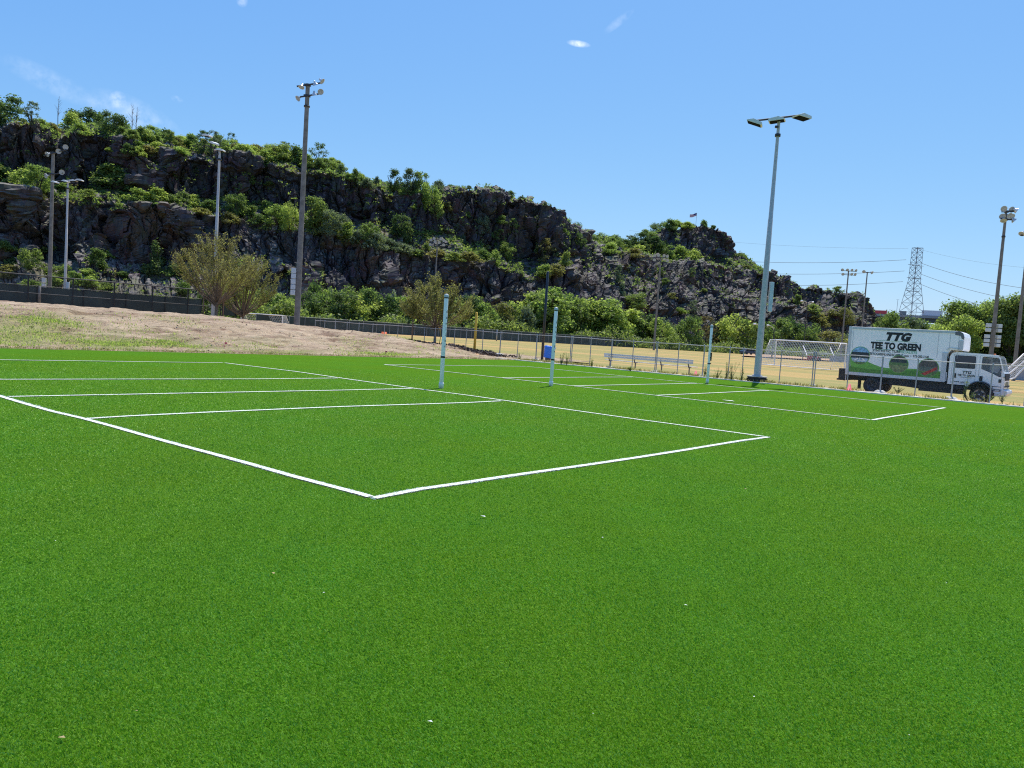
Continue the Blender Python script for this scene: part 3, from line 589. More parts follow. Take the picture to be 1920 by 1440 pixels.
FACE = [(205, 284, 18, 8, 'layered', 'light'), (240, 290, 26, 20, 'shrub', 'mid'), (262, 294, 30, 18, 'layered', 'light'), (330, 330, 14, 12, 'shrub', 'mid'), (743, 450, 20, 48, 'poplar', 'dark'), (760, 458, 22, 54, 'poplar', 'dark'), (690, 372, 18, 10, 'shrub', 'mid'), (722, 378, 22, 12, 'shrub', 'olive'), (775, 395, 20, 12, 'shrub', 'light'), (800, 470, 18, 16, 'shrub', 'mid'),
    (470, 345, 18, 18, 'shrub', 'light'), (505, 350, 22, 10, 'shrub', 'mid'), (1158, 530, 18, 34, 'shrub', 'blue'), (1165, 556, 18, 26, 'shrub', 'blue'), (1190, 580, 44, 34, 'broad', 'mid'), (1240, 520, 16, 18, 'airy', 'mid'), (1245, 534, 22, 14, 'shrub', 'mid'), (1296, 520, 14, 18, 'airy', 'mid'), (1320, 550, 16, 10, 'shrub', 'mid'), (1300, 598, 26, 36, 'airy', 'blue'), (1270, 590, 36, 14, 'shrub', 'light'), (1372, 578, 20, 12, 'layered', 'mid'), (1260, 560, 20, 12, 'shrub', 'olive'),
    (1330, 500, 30, 10, 'shrub', 'olive'), (1400, 505, 22, 9, 'shrub', 'olive'), (1495, 572, 22, 20, 'layered', 'mid'), (1525, 592, 34, 24, 'shrub', 'mid'), (1570, 548, 22, 12, 'shrub', 'mid'), (1552, 552, 16, 12, 'airy', 'mid'), (1590, 600, 24, 20, 'shrub', 'olive'), (1575, 610, 44, 34, 'broad', 'olive'), (1535, 612, 40, 26, 'shrub', 'olive'),
    (6, 474, 42, 24, 'shrub', 'mid'), (58, 505, 42, 40, 'broad', 'mid'), (22, 505, 36, 22, 'shrub', 'dark'), (92, 474, 30, 20, 'shrub', 'mid'), (180, 504, 48, 38, 'layered', 'mid'), (198, 482, 36, 16, 'layered', 'light'), (165, 524, 40, 20, 'shrub', 'light'), (290, 514, 38, 66, 'cone', 'dark'), (328, 522, 42, 28, 'shrub', 'mid'), (232, 522, 30, 14, 'shrub', 'mid'), (14, 524, 50, 28, 'shrub', 'olive'), (108, 524, 48, 30, 'broad', 'mid'), (140, 534, 40, 26, 'layered', 'light'), (172, 542, 42, 22, 'shrub', 'light'), (62, 544, 50, 20, 'shrub', 'mid'), (100, 540, 36, 26, 'shrub', 'light'), (200, 548, 40, 18, 'shrub', 'mid'), (340, 556, 40, 30, 'shrub', 'mid')]
rf = random.Random(44)
for x_ in range(222, 640, 11):
    yb = np.interp(x_, (222, 275, 325, 375, 420, 462, 500, 560, 620, 650), (256, 264, 270, 276, 282, 290, 294, 306, 314, 328)) + rf.uniform(-3, 8)
    CREST.append((x_ + rf.uniform(-5, 5), yb, rf.uniform(26, 42), rf.uniform(16, 27), rf.choice(('shrub', 'shrub', 'layered', 'broad')), rf.choice(('light', 'light', 'mid', 'mid', 'olive'))))
for x_ in range(640, 835, 13): CREST.append((x_, np.interp(x_, (640, 700, 740, 830), (328, 350, 360, 364)) + rf.uniform(0, 6), rf.uniform(14, 26), rf.uniform(12, 24), rf.choice(('shrub', 'airy')), rf.choice(('blue', 'mid', 'light'))))
for x_ in range(1095, 1215, 12): KNOLL.append((x_, rf.uniform(470, 482), rf.uniform(24, 36), rf.uniform(18, 26), rf.choice(('shrub', 'broad')), rf.choice(('mid', 'light', 'dark'))))
KIND_WORD = dict(mid='green', dark='dark green', light='bright green', olive='yellowish olive', blue='grey-green')
ncr = 0
for lst, G, T, where, grp in ((CREST, CG, CT, 'on the cliff crest', 'shrubs and small trees on the cliff crest'), (KNOLL, KG, KT, 'on the rocky knoll', 'shrubs on the rocky knoll'),
                              (LEDGE, CG, CT, 'on the cliff ledge', 'shrubs on the cliff ledge'), (FACE, CG, CT, 'on the broken cliff face', 'shrubs on the cliff face and scree')):
    for (x, y, w_, h_, kind, tone) in lst:
        p = surf(G, T, x, y, .15); s = pxm(p.y)
        form = {'poplar': 'narrow upright', 'airy': 'thin see-through', 'shrub': 'round bushy', 'layered': 'wide spreading', 'broad': 'full crowned', 'cone': 'cone shaped'}[kind]
        shrub(kind, tone, p, w_ * s * 1.12, h_ * s * 1.08, f'{KIND_WORD[tone]} {form} bush {where}', f'{KIND_WORD[tone]} {form} {grp}')
# low growth on ledges, crest and scree: one object
def undergrowth(n, name, tone, sel, seed, size, hmax, label):
    r = np.random.default_rng(seed); P = []
    for G, T, cond in sel:
        ii = r.integers(0, G.shape[0], n * 6); jj = r.integers(0, G.shape[1], n * 6); t = T[ii]; p = G[ii, jj]
        px, py = cached(G, T); pr = cond(px[ii, jj], py[ii, jj], t) * (fbm(p[:, 0] / 9, p[:, 1] / 9 + p[:, 2] / 9, seed) > .44); keep = r.random(len(t)) < pr; P.append(p[keep][:n])
    P = np.concatenate(P); m_ = 9; c = np.repeat(P, m_, 0); k = len(c); hh = np.repeat(r.random(len(P)) ** 1.5 * hmax, m_)
    c = c + r.normal(size=(k, 3)) * np.array([.8, .8, .15]) * .55; c[:, 2] += r.random(k) * hh
    nr = r.normal(size=(k, 3)) * .7 + np.array([0, 0, .6]); nr /= np.linalg.norm(nr, axis=1)[:, None]; t = np.cross(nr, r.normal(size=(k, 3))); t /= np.linalg.norm(t, axis=1)[:, None]; b = np.cross(nr, t); s = size * (.5 + r.random(k))[:, None]
    v = np.stack([c - t * s, c - b * s * .5, c + t * s, c + b * s * .5], 1).reshape(-1, 3)
    return tag(link(name, npmesh(name, v, quads(k), TONES[tone])), label, 'undergrowth', None, 'stuff')
crest_c = lambda px, py, t: np.where((t > 3.97) & (t < 5.3), np.where(px < 860, .9, np.where(px < 1090, .15, np.where(px < 1260, .5, .12))), 0) + np.where((t > 1.97) & (t < 3.08), np.where(px < 560, .55, np.where(px < 960, .8, np.where(px < 1080, .4, .1))), 0) + np.where((t > .2) & (t < 1), np.where(px < 420, .25, np.where(px < 700, .5, .05)), 0) + np.where((t > 3.1) & (t < 3.9), np.where(px < 860, .05, .04), 0)
kn_c = lambda px, py, t: np.where(px < 1260, .5, .04) + np.where((py > 478), .35, 0)
undergrowth(7500, 'undergrowth', 'mid', ((CG, CT, crest_c), (KG, KT, lambda a, b, c: kn_c(a, b, c) * .3)), 3, .34, 1.6, 'mixed green undergrowth covering the cliff ledges')
undergrowth(7000, 'undergrowth', 'light', ((CG, CT, crest_c), (KG, KT, lambda a, b, c: kn_c(a, b, c) * .2)), 8, .32, 1.2, 'bright green undergrowth scattered over the ledges and crest')
undergrowth(2600, 'undergrowth', 'olive', ((CG, CT, crest_c),), 12, .3, .8, 'dry olive undergrowth on the cliff ledges')
# bare trees on the crest
def bare_tree(pos, h, label, seed, group=None):
    r = random.Random(seed); mb = MB(); mb.tube([(0, 0, -1), (r.uniform(-.02, .02) * h, 0, .5 * h), (r.uniform(-.03, .03) * h, 0, h)], [.014 * h, .009 * h, .002 * h], 6)
    for q in range(16):
        z = (.3 + .65 * r.random()) * h; a = r.random() * 6.28; l = (.1 + .16 * r.random()) * h * (1.15 - z / h); mb.tube([(0, 0, z), (math.cos(a) * l, math.sin(a) * l, z + l * 1.2)], [.004 * h, .0012 * h], 4)
    o = mb.build('bare_tree', bark); o.location = pos; return tag(o, label, 'tree', group)
for x, y, h_, lab in ((108, 240, 58, 'tall bare dead tree alone on the cliff crest'), (247, 258, 62, 'left one of two bare trees close together on the crest'), (255, 260, 58, 'right one of two bare trees close together on the crest')):
    p = surf(CG, CT, x, y, 3.9); bare_tree(p, h_ * pxm(p.y), lab, int(x))
# trees along the foot of the cliff
BAND = [(400, 598, 70, 60, 'broad', 'mid'), (440, 600, 60, 74, 'broad', 'light'), (478, 601, 56, 58, 'broad', 'mid'), (505, 602, 50, 52, 'shrub', 'dark'), (535, 603, 54, 50, 'broad', 'light'), (565, 606, 60, 60, 'broad', 'dark'), (600, 608, 60, 56, 'broad', 'mid'), (612, 575, 60, 36, 'shrub', 'light'), (640, 580, 60, 44, 'broad', 'mid'), (645, 612, 62, 64, 'broad', 'dark'), (680, 613, 62, 62, 'broad', 'light'), (700, 600, 50, 56, 'broad', 'mid'), (722, 616, 60, 62, 'broad', 'dark'),
    (757, 618, 60, 64, 'broad', 'light'), (785, 620, 56, 62, 'broad', 'olive'), (590, 560, 50, 34, 'shrub', 'mid'), (735, 585, 60, 34, 'shrub', 'blue'), (690, 575, 50, 34, 'broad', 'mid'), (830, 622, 60, 66, 'broad', 'mid'), (868, 625, 60, 72, 'broad', 'dark'), (900, 628, 56, 68, 'broad', 'mid'), (935, 630, 54, 62, 'broad', 'olive'), (958, 632, 58, 64, 'broad', 'mid'), (983, 634, 46, 62, 'shrub', 'blue'), (1002, 635, 40, 88, 'poplar', 'light'), (1020, 636, 40, 92, 'poplar', 'mid'), (1042, 637, 44, 94, 'poplar', 'light'), (1060, 638, 40, 80, 'poplar', 'light'),
    (1078, 640, 46, 82, 'broad', 'mid'), (1104, 641, 40, 78, 'poplar', 'light'), (1130, 642, 48, 80, 'poplar', 'light'), (1150, 644, 46, 56, 'broad', 'light'), (1175, 646, 40, 66, 'poplar', 'light'), (1200, 648, 54, 60, 'broad', 'dark'), (1220, 649, 36, 48, 'shrub', 'mid'), (1238, 650, 48, 52, 'broad', 'light'), (1268, 652, 46, 44, 'shrub', 'mid'), (1292, 654, 46, 62, 'broad', 'mid'), (1322, 655, 44, 60, 'airy', 'brown'), (1345, 656, 40, 56, 'broad', 'brown'), (1372, 658, 56, 70, 'broad', 'light'), (1400, 660, 44, 62, 'broad', 'mid'),
    (1425, 661, 50, 58, 'broad', 'mid'), (1455, 663, 56, 66, 'broad', 'mid'), (1488, 665, 50, 72, 'broad', 'dark'), (1512, 666, 44, 60, 'broad', 'mid'), (1534, 668, 44, 36, 'shrub', 'olive'), (1560, 670, 60, 50, 'broad', 'olive'), (1585, 672, 46, 36, 'shrub', 'light'), (1610, 674, 46, 46, 'broad', 'olive'), (1345, 640, 50, 36, 'shrub', 'blue'), (1250, 635, 50, 36, 'shrub', 'blue'), (1590, 655, 50, 36, 'broad', 'blue')]
BAND += [(992, 634, 40, 84, 'poplar', 'light'), (1012, 636, 40, 82, 'poplar', 'mid'), (1032, 637, 44, 90, 'poplar', 'light'), (1052, 638, 44, 86, 'poplar', 'mid'), (1090, 640, 44, 80, 'poplar', 'light'), (1116, 642, 44, 76, 'poplar', 'mid'), (1142, 643, 44, 74, 'poplar', 'light'), (1162, 645, 36, 66, 'poplar', 'light'), (1186, 647, 40, 62, 'poplar', 'mid'), (965, 633, 40, 66, 'broad', 'light'), (910, 629, 50, 58, 'broad', 'light'), (850, 624, 50, 62, 'broad', 'mid')]
for (x, y, w_, h_, kind, tone) in BAND:
    Zt = np.interp(x, (400, 800, 1200, 1620), (150, 172, 215, 262)) + random.uniform(-6, 8) + (12 if y < 600 + (x - 560) * .06 - 12 else 0)
    p = at(x, y, Zt); s = pxm(Zt); ptop = at(x, y - h_, Zt).z; p.z = -.6
    form = {'poplar': 'slender upright', 'airy': 'thin', 'shrub': 'low bushy', 'broad': 'round crowned'}[kind]; tw = dict(KIND_WORD, brown='brownish green')[tone]
    tree(kind, tone, p, w_ * s * (1.4 if kind == 'poplar' else 1.15), (ptop + .6) / .93, f'{tw} {form} tree below the cliff', f'{tw} {form} trees at the foot of the cliff', 'tree', 'tree')
for i, (x, h_, w_, tone) in enumerate(((1652, 84, 50, 'mid'), (1676, 80, 56, 'mid'), (1700, 78, 50, 'blue'), (1722, 74, 50, 'mid'), (1742, 62, 44, 'light'), (1760, 70, 40, 'light'))):
    Zt = 175 + i * 3; p = at(x, 668 + (x - 1640) * .07, Zt); p.z = -.5; top = at(x, 668 + (x - 1640) * .07 - h_, Zt).z
    tree('broad', tone, p, w_ * pxm(Zt) * 1.25, (top + .5) / .93, 'round ' + KIND_WORD[tone] + ' tree in the row under the overpass', 'round ' + KIND_WORD[tone] + ' trees under the overpass')
for i, (x, yt, w_, tone, kind, lab) in enumerate(((1785, 590, 74, 'light', 'broad', 'yellow-green tree at the near end of the big clump behind the truck'), (1815, 566, 90, 'mid', 'broad', 'tall green tree rising above the truck cab roof'), (1850, 572, 90, 'mid', 'broad', 'tall green tree behind the pole with stacked boxes'),
        (1888, 554, 84, 'mid', 'broad', 'tallest green tree between the two right-hand light poles'), (1925, 568, 84, 'dark', 'broad', 'dark green tree cut by the right edge of the photo'), (1770, 615, 50, 'light', 'broad', 'small bright green tree beside the white box of the truck'), (1960, 560, 90, 'mid', 'broad', 'green tree just beyond the right edge'),
        (1800, 582, 84, 'mid', 'broad', 'green tree filling in above the corner of the truck box'), (1866, 562, 84, 'light', 'broad', 'bright topped tree just left of the two right-hand poles'), (1908, 566, 84, 'mid', 'broad', 'green tree between the right-hand poles, lower crown in shade'),
        (1835, 620, 110, 'dark', 'shrub', 'dark hedge-like bush low behind the truck cab'), (1890, 620, 110, 'dark', 'shrub', 'dark bush low behind the white goal frame'), (1790, 640, 90, 'dark', 'shrub', 'dark bush low behind the truck box corner'))):
    Zt = 96 + (i % 3) * 5; p = at(x, 700, Zt); p.z = -.2; top = at(x, yt, Zt).z
    tree(kind, tone, p, w_ * pxm(Zt) * 1.4, (top + .2) / .93, lab, 'trees behind the truck', i=i % 4, dens=4.6, size=.6)
# brush filling the foot of the trees: one object
r = np.random.default_rng(5); n = 5200; xx = r.uniform(395, 1650, n); yy = 600 + (xx - 560) * .0655
Zx = np.interp(xx, (400, 800, 1200, 1620), (143, 164, 206, 250)) + r.uniform(-3, 8, n); P = np.array([tuple(at(float(a), float(b), float(z))) for a, b, z in zip(xx, yy, Zx)])
P[:, 2] = -.3 + r.random(n) ** .8 * (1.2 + 4.2 * vnoise(xx / 28, xx * 0, 4)); m_ = 8; c = np.repeat(P, m_, 0) + r.normal(size=(n * m_, 3)) * .5; k_ = len(c)
nr = r.normal(size=(k_, 3)) * .7 + np.array([0, -.3, .6]); nr /= np.linalg.norm(nr, axis=1)[:, None]; t = np.cross(nr, r.normal(size=(k_, 3))); t /= np.linalg.norm(t, axis=1)[:, None]; b = np.cross(nr, t); s_ = .3 * (.5 + r.random(k_))[:, None]
tag(link('brush', npmesh('brush', np.stack([c - t * s_, c - b * s_ * .6, c + t * s_, c + b * s_ * .6], 1).reshape(-1, 3), quads(k_), leaf_mid)), 'low green brush along the foot of the trees under the cliff', 'brush', None, 'stuff')

# ------------------------------------------------------------------ young planted trees with stakes
def vase_tree(pos, w, h, label, seed, tone='olive', trunk_h=.16, dens=1.0, lean=0):
    r = random.Random(seed); root = thing('young_tree', label, 'tree', pos); mb = MB(); tips = []
    th = trunk_h * h; mb.tube([(0, 0, -.1), (0, 0, th * .6), (.01, 0, th)], [.022 * h, .018 * h, .017 * h], 8)
    segs = []
    for i in range(int(34 * dens)):
        a = r.random() * 6.28; spread = r.random() ** .55 * w * .5; H = h * (1 - .60 * (spread / (w * .5)) ** 2 * r.uniform(.5, 1)) * r.uniform(.86, 1)
        z0 = th * r.uniform(.85, 1.15); p = [Vector((0, 0, z0))]
        for q in (.3, .6, .85, 1): p.append(Vector((math.cos(a) * spread * q ** .8 + r.uniform(-.05, .05), math.sin(a) * spread * q ** .8 + r.uniform(-.05, .05), z0 + (H - z0) * q ** 1.05)))
        rb = r.uniform(.006, .0105) * h; mb.tube(p, [rb, rb * .75, rb * .5, rb * .3, rb * .12], 5, cap=False)
        for q in range(7):
            f = r.uniform(.25, .95); k = min(3, int(f * 4)); b = p[k].lerp(p[k + 1], f * 4 - k); aa = a + r.uniform(-1.4, 1.4); l = r.uniform(.08, .2) * h; e = b + Vector((math.cos(aa) * l * .55, math.sin(aa) * l * .55, l * .8))
            mb.tube([b, (b + e) / 2 + Vector((0, 0, -.01)), e], [rb * .4, rb * .25, .003], 4, cap=False); segs.append((b, e))
        segs += [(p[2], p[4])] * 3
    mb.build('trunk', bark, root)
    rr = np.random.default_rng(seed); n = int(15000 * dens); k = rr.integers(0, len(segs), n); A = np.array([tuple(q[0]) for q in segs]); B = np.array([tuple(q[1]) for q in segs]); f = rr.random(n)[:, None]
    c = A[k] * (1 - f) + B[k] * f + rr.normal(size=(n, 3)) * .1; nr = rr.normal(size=(n, 3)) + np.array([0, 0, .5]); nr /= np.linalg.norm(nr, axis=1)[:, None]; t = np.cross(nr, rr.normal(size=(n, 3))); t /= np.linalg.norm(t, axis=1)[:, None]; b = np.cross(nr, t); s = .05 * (.6 + rr.random(n))[:, None]
    link('crown', npmesh('crown', np.stack([c - t * s, c - b * s * .55, c + t * s, c + b * s * .55], 1).reshape(-1, 3), quads(n), TONES[tone]), root)
    return root
def wood_stake(pos, h, label, grp):
    mb = MB(); mb.lathe([(0, -.2), (.05, -.2), (.05, h), (.035, h + .02), (0, h + .02)], n=8); o = mb.build('tree_stake', stake); o.location = pos; return tag(o, label, 'stake', grp)
def ongnd(x, y, Z, dz=0): p = at(x, y, Z); p.z = gz(p) + dz; return p
SG = 'wooden stakes around the young trees'
T1 = ongnd(405, 594, 62); vase_tree(T1, 7.4, 7.0, 'broad olive young tree between wooden stakes at the end of the black fence', 3, 'olive', .2, 1.25)
for dx, dy, l in ((-.95, -.2, 'wooden stake to the left of the staked olive tree'), (.5, .15, 'wooden stake to the right of the staked olive tree')): wood_stake(T1 + Vector((dx, dy, 0)), 1.95, l, SG)
mb = MB(); mb.tube([T1 + Vector((-.95, -.2, 1.75)), T1 + Vector((-.1, -.05, 1.62)), T1 + Vector((.5, .15, 1.75))], .018, 5); tag(mb.build('tree_tie', black), 'dark strap tying the olive tree to its two stakes', 'strap')
T2 = ongnd(455, 597, 68); vase_tree(T2, 6.6, 6.6, 'olive young tree in front of the small far goal', 5, 'olive', .16, 1.0)
T3 = ongnd(815, 642, 54.5); vase_tree(T3, 5.4, 5.0, 'brownish young tree standing in mulch behind the left volleyball post', 8, 'olive', .24, 1.0)
for dx, l in ((-1.62, 'wooden stake well left of the brownish tree in mulch'), (.62, 'wooden stake just right of the brownish tree in mulch')):
    wood_stake(T3 + Vector((dx, .1, 0)), 1.72, l, SG)
mb = MB(); mb.tube([T3 + Vector((.1, 0, 1.7)), T3 + Vector((.25, 0, 1.5)), T3 + Vector((.42, -.1, .7)), T3 + Vector((.3, -.1, .05))], .025, 6); tag(mb.build('watering_hose', yellow), 'thin yellowish hose hanging beside the trunk of the brownish tree', 'hose')
# mulch bed
def clods(name, pts, size, mat, label, cat, n, seed, hz=.12):
    rr = random.Random(seed); mb = MB()
    for _ in range(n):
        a, b = rr.choice(pts); p = a.lerp(b, rr.random()) + Vector((rr.gauss(0, .45), rr.gauss(0, .45), 0)); u_, v_ = p.dot(E1), p.dot(E2); z = bank_z(u_, v_) if v_ > V_EDGE and u_ < 44 else gz(p); s = size * rr.uniform(.4, 1.2)
        q = [Vector((rr.uniform(-1, 1), rr.uniform(-1, 1), rr.uniform(-.5, .5))) * s for _ in range(6)]; q = [v + Vector((p.x, p.y, z + s * .3 + rr.random() * hz)) for v in q]
        mb.add(q, [(0, 1, 2), (2, 3, 4), (0, 4, 5), (1, 3, 5), (0, 2, 4)], 0)
    return tag(mb.build(name, mat), label, cat, None, 'stuff')
mulch = M('wood_mulch', (.10, .07, .055), .95, 0, .5, 7)
clods('mulch', [(ongnd(724, 634, 52.5), ongnd(775, 640, 52.8)), (ongnd(770, 640, 52.8), ongnd(835, 650, 53.5)), (ongnd(810, 645, 53.5), ongnd(900, 664, 51)), (ongnd(860, 660, 51.0), ongnd(940, 671, 49))], .13, mulch, 'dark wood mulch heaped around the brownish young tree', 'mulch', 2200, 2)
clods('mulch', [(ongnd(385, 593, 61.5), ongnd(440, 600, 63))], .1, mulch, 'dark mulch around the staked olive tree', 'mulch', 380, 4)

# ------------------------------------------------------------------ fences
def mesh_mat(name, col, pitch, dens, screen=0):
    k = NB(name); k.base(col); k.rough(.5); k.b.inputs['Metallic'].default_value = .3
    tc = k.n('ShaderNodeTexCoord'); sp = k.n('ShaderNodeSeparateXYZ'); k.l(tc.outputs['Object'], sp.inputs[0])
    def line_(op):
        s = k.math(op, sp.outputs[0], sp.outputs[2]); f = k.math('PINGPONG', s, pitch / 2); return k.math('LESS_THAN', f, pitch * dens)
    msk = k.math('MAXIMUM', line_('ADD'), line_('SUBTRACT')); tr = k.n('ShaderNodeBsdfTransparent'); ms = k.n('ShaderNodeMixShader')
    k.l(msk, ms.inputs[0]); k.l(tr.outputs[0], ms.inputs[1]); k.l(k.b.outputs[0], ms.inputs[2]); k.l(ms.outputs[0], k.o.inputs[0]); return k.m
link_mesh = mesh_mat('chain_link_wire', (.33, .34, .33), .058, .014); link_black = mesh_mat('black_chain_link_wire', (.02, .02, .02), .058, .05); link_far = mesh_mat('far_chain_link_wire', (.05, .065, .06), .058, .07)
# near chain-link fence beside the turf; posts at photographed spots on one straight line
FA = Vector((19.2, 31.15, 0)); FD = -E2.copy()  # runs right; measured heading
FD = Vector((.745, -.667, 0)).normalized()
def on_fence(x):
    y = 752 - (1855 - x) * .1; d = at(x, y, 40); k = d.x / d.y       # X/Z of that column
    t = (k * FA.y - FA.x) / (FD.x - k * FD.y); return t
posts = [(1990, 1), (1920, 0), (1855, 0), (1783, 1), (1715, 0), (1650, 1), (1588, 0), (1524, 2), (1461, 0), (1391, 0), (1365, 0), (1317, 1), (1270, 0), (1229, 2), (1185, 0), (1145, 1), (1106, 0), (1070, 2), (1036, 0), (1005, 1), (970, 0), (937, 1), (904, 0), (873, 0), (851, 0), (815, 0), (795, 0), (772, 0), (745, 0), (720, 0), (698, 0), (672, 0), (650, 0), (628, 0), (608, 0), (590, 0)]
fence_t = thing('chain_link_fence', 'low galvanised chain-link fence running along the kerb of the turf past the parked truck', 'fence', FA, math.atan2(FD.y, FD.x))
def fz(t): p = FA + FD * t; return gz(p)
TOP = 1.60
ft = sorted(on_fence(x) for x, _ in posts); tmin, tmax = ft[0], ft[-1] + 6
ztop = lambda t: 1.575 + .012 * math.sin(t * .8) + .006 * math.sin(t * 2.1)
nfix = 0
for x, kd in posts:
    t = on_fence(x); zb = fz(t) - .08; mb = MB(); rad = .024 if kd == 0 else .034
    offs_ = (-.045, .045) if kd == 2 else (0,)
    for o_ in offs_:
        mb.tube([(t + o_, 0, zb), (t + o_ + random.uniform(-.02, .02), 0, ztop(t))], rad if kd != 2 else .026, 8); mb.lathe([(rad * 1.25, 0), (rad * 1.1, .03), (0, .05)], (t + o_, 0, ztop(t)), 8)
    mb.build('fence_post', galv_dull, fence_t)
mb = MB(); rp = [(t, 0, ztop(t) - .02) for t in np.linspace(tmin, tmax, 120)]; mb.tube(rp, .021, 6, cap=False); mb.build('top_rail', galv, fence_t)
mb = MB(); ts = np.linspace(tmin, tmax, 80)
for a_, b_ in zip(ts[:-1], ts[1:]): mb.add([(a_, .03, fz(a_)), (b_, .03, fz(b_)), (b_, .03, ztop(b_) - .02), (a_, .03, ztop(a_) - .02)], [(0, 1, 2, 3)])
mb.build('wire_mesh', link_mesh, fence_t)
for x, lab in ((1229, 'pale concrete footing of the fence post in front of the bench'), (1317, 'pale concrete footing beside the right volleyball post'), (1524, 'wide pale concrete footing just left of the truck'), (1650, 'pale concrete footing by the rear wheel of the truck'), (1783, 'low concrete footing by the truck cab'), (937, 'small pale concrete footing near the yellow post'), (1145, 'pale concrete footing at the left end of the bench'), (1005, 'pale concrete footing left of the blue bin')):
    t = on_fence(x); p = FA + FD * t; mb = MB(); pr = [(0, .1), (.12, .1), (.2, .07), (.27, .0), (.29, -.1)]; vs = len(mb.v); mb.lathe([(a * random.uniform(.9, 1.1), b) for a, b in pr], n=11); mb.v = [(x_ * (1 + .25 * math.sin(i * 2.3)), y_ * (1 + .2 * math.cos(i * 1.7)), z_ * (1 + .15 * math.sin(i * 3.1))) for i, (x_, y_, z_) in enumerate(mb.v)]
    o = mb.build('concrete_footing', concrete); o.location = (p.x, p.y, fz(t) + .02); tag(o, lab, 'footing', 'concrete footings of the near fence')
# dark screened fence along the far side of the field
screen_m = M('dark_green_windscreen', (.028, .045, .042), .75, 0, .4, .6)
def screened_fence(name, label, A, B, h, sp, top=None, screen_h=None, mat=screen_m, post=.035, z0=0, meshm=None, rail_m=galv_dull, gap=0, mid=False, post_m=None):
    A, B = Vector(A), Vector(B); d = B - A; L = d.xy.length; t = thing(name, label, 'fence', A, math.atan2(d.y, d.x)); n = max(1, round(L / sp)); dz = d.z
    for i in range(n + 1):
        mb = MB(); x = L * i / n; z = dz * i / n; mb.tube([(x, 0, z - .3), (x, 0, z + h)], post, 7); mb.build('fence_post', post_m or rail_m, t)
    mb = MB(); mb.tube([(0, 0, h), (L, 0, dz + h)], post * .75, 6)
    mb.build('top_rail', rail_m, t)
    if mid: mb = MB(); mb.tube([(0, -.03, h * mid), (L, -.03, dz + h * mid)], post * .6, 6); mb.build('middle_rail', rail_m, t)
    if screen_h: mb = MB(); sh = screen_h; mb.add([(0, .04, gap), (L, .04, dz + gap), (L, .04, dz + sh), (0, .04, sh), (0, .055, gap), (L, .055, dz + gap), (L, .055, dz + sh), (0, .055, sh)], [(0, 1, 2, 3), (7, 6, 5, 4), (0, 4, 5, 1), (2, 6, 7, 3)]); mb.build('windscreen', mat, t)
    if meshm: mb = MB(); mb.add([(0, .03, 0), (L, .03, dz), (L, .03, dz + h), (0, .03, h)], [(0, 1, 2, 3)]); mb.build('wire_mesh', meshm, t)
    return t
a = at(480, 598, 128); a.z = 0; b = at(1330, 658, 232); b.z = .1
screened_fence('screened_fence', 'dark screened fence along the far side of the dry field below the trees', a, b, 2.0, 3.0, screen_h=1.95, post=.04, gap=-.3, meshm=None)
# black fence on top of the bank and the windscreen fence behind it
blk = M('black_coated_steel', (.012, .013, .015), .45, .2)
A0 = Vector((-36.6, 58, 0)); D0 = Vector((.635, .773, 0)); A0 = A0 - D0 * 9.3; B0 = A0 + D0 * (9.3 + 15.6); A0.z = B0.z = 1.45
screened_fence('black_fence', 'tall black chain-link fence with shiny top rail on the crest of the bank', A0, B0, 2.12, 3.05, meshm=link_black, rail_m=M('worn_black_rail', (.035, .037, .04), .6, 0), mid=.36, post=.06, post_m=blk)
A1 = A0 + Vector((-.773, .635, 0)) * 4.5 - D0 * 6; B1 = B0 + Vector((-.773, .635, 0)) * 4.5 + D0 * .6
wf = screened_fence('windscreen_fence', 'dark green windscreen fence behind the tall black fence on the bank', A1, B1, 1.42, 3.6, screen_h=1.36, post=.035, rail_m=blk, mat=screen_m, gap=-.2)
mb = MB()
for i in range(22):
    mb.lathe([(0, 0), (.05, 0)], (1.5 + i * 1.55, -.0, .85), 8, rot=Matrix.Rotation(math.pi / 2, 3, 'X'))
    mb.v[-16:] = [(x, .035, z) for x, y, z in mb.v[-16:]]
mb.build('vent_flap', M('pale_vent', (.09, .1, .09)), wf)
mb = MB(); p = A1.lerp(A0, .5) + D0 * 13.9; mb.lathe([(0, 0), (.09, 0), (.085, 1.42), (0, 1.45)], n=9); o = mb.build('wooden_post', wood_pole); o.location = (p.x, p.y, 1.4); tag(o, 'short pale wooden post standing in front of the dark windscreen on the left', 'post')
# gate leaf at the right end of the black fence
B0b = B0 + Vector((.0, .0, 0)); screened_fence('black_gate', 'narrow black gate with posts beside the staked olive tree', B0b + D0 * .15, B0b + D0 * 1.5, 1.75, 1.3, screen_h=1.6, post=.05, rail_m=blk, mat=screen_m, gap=.05, mid=.75)

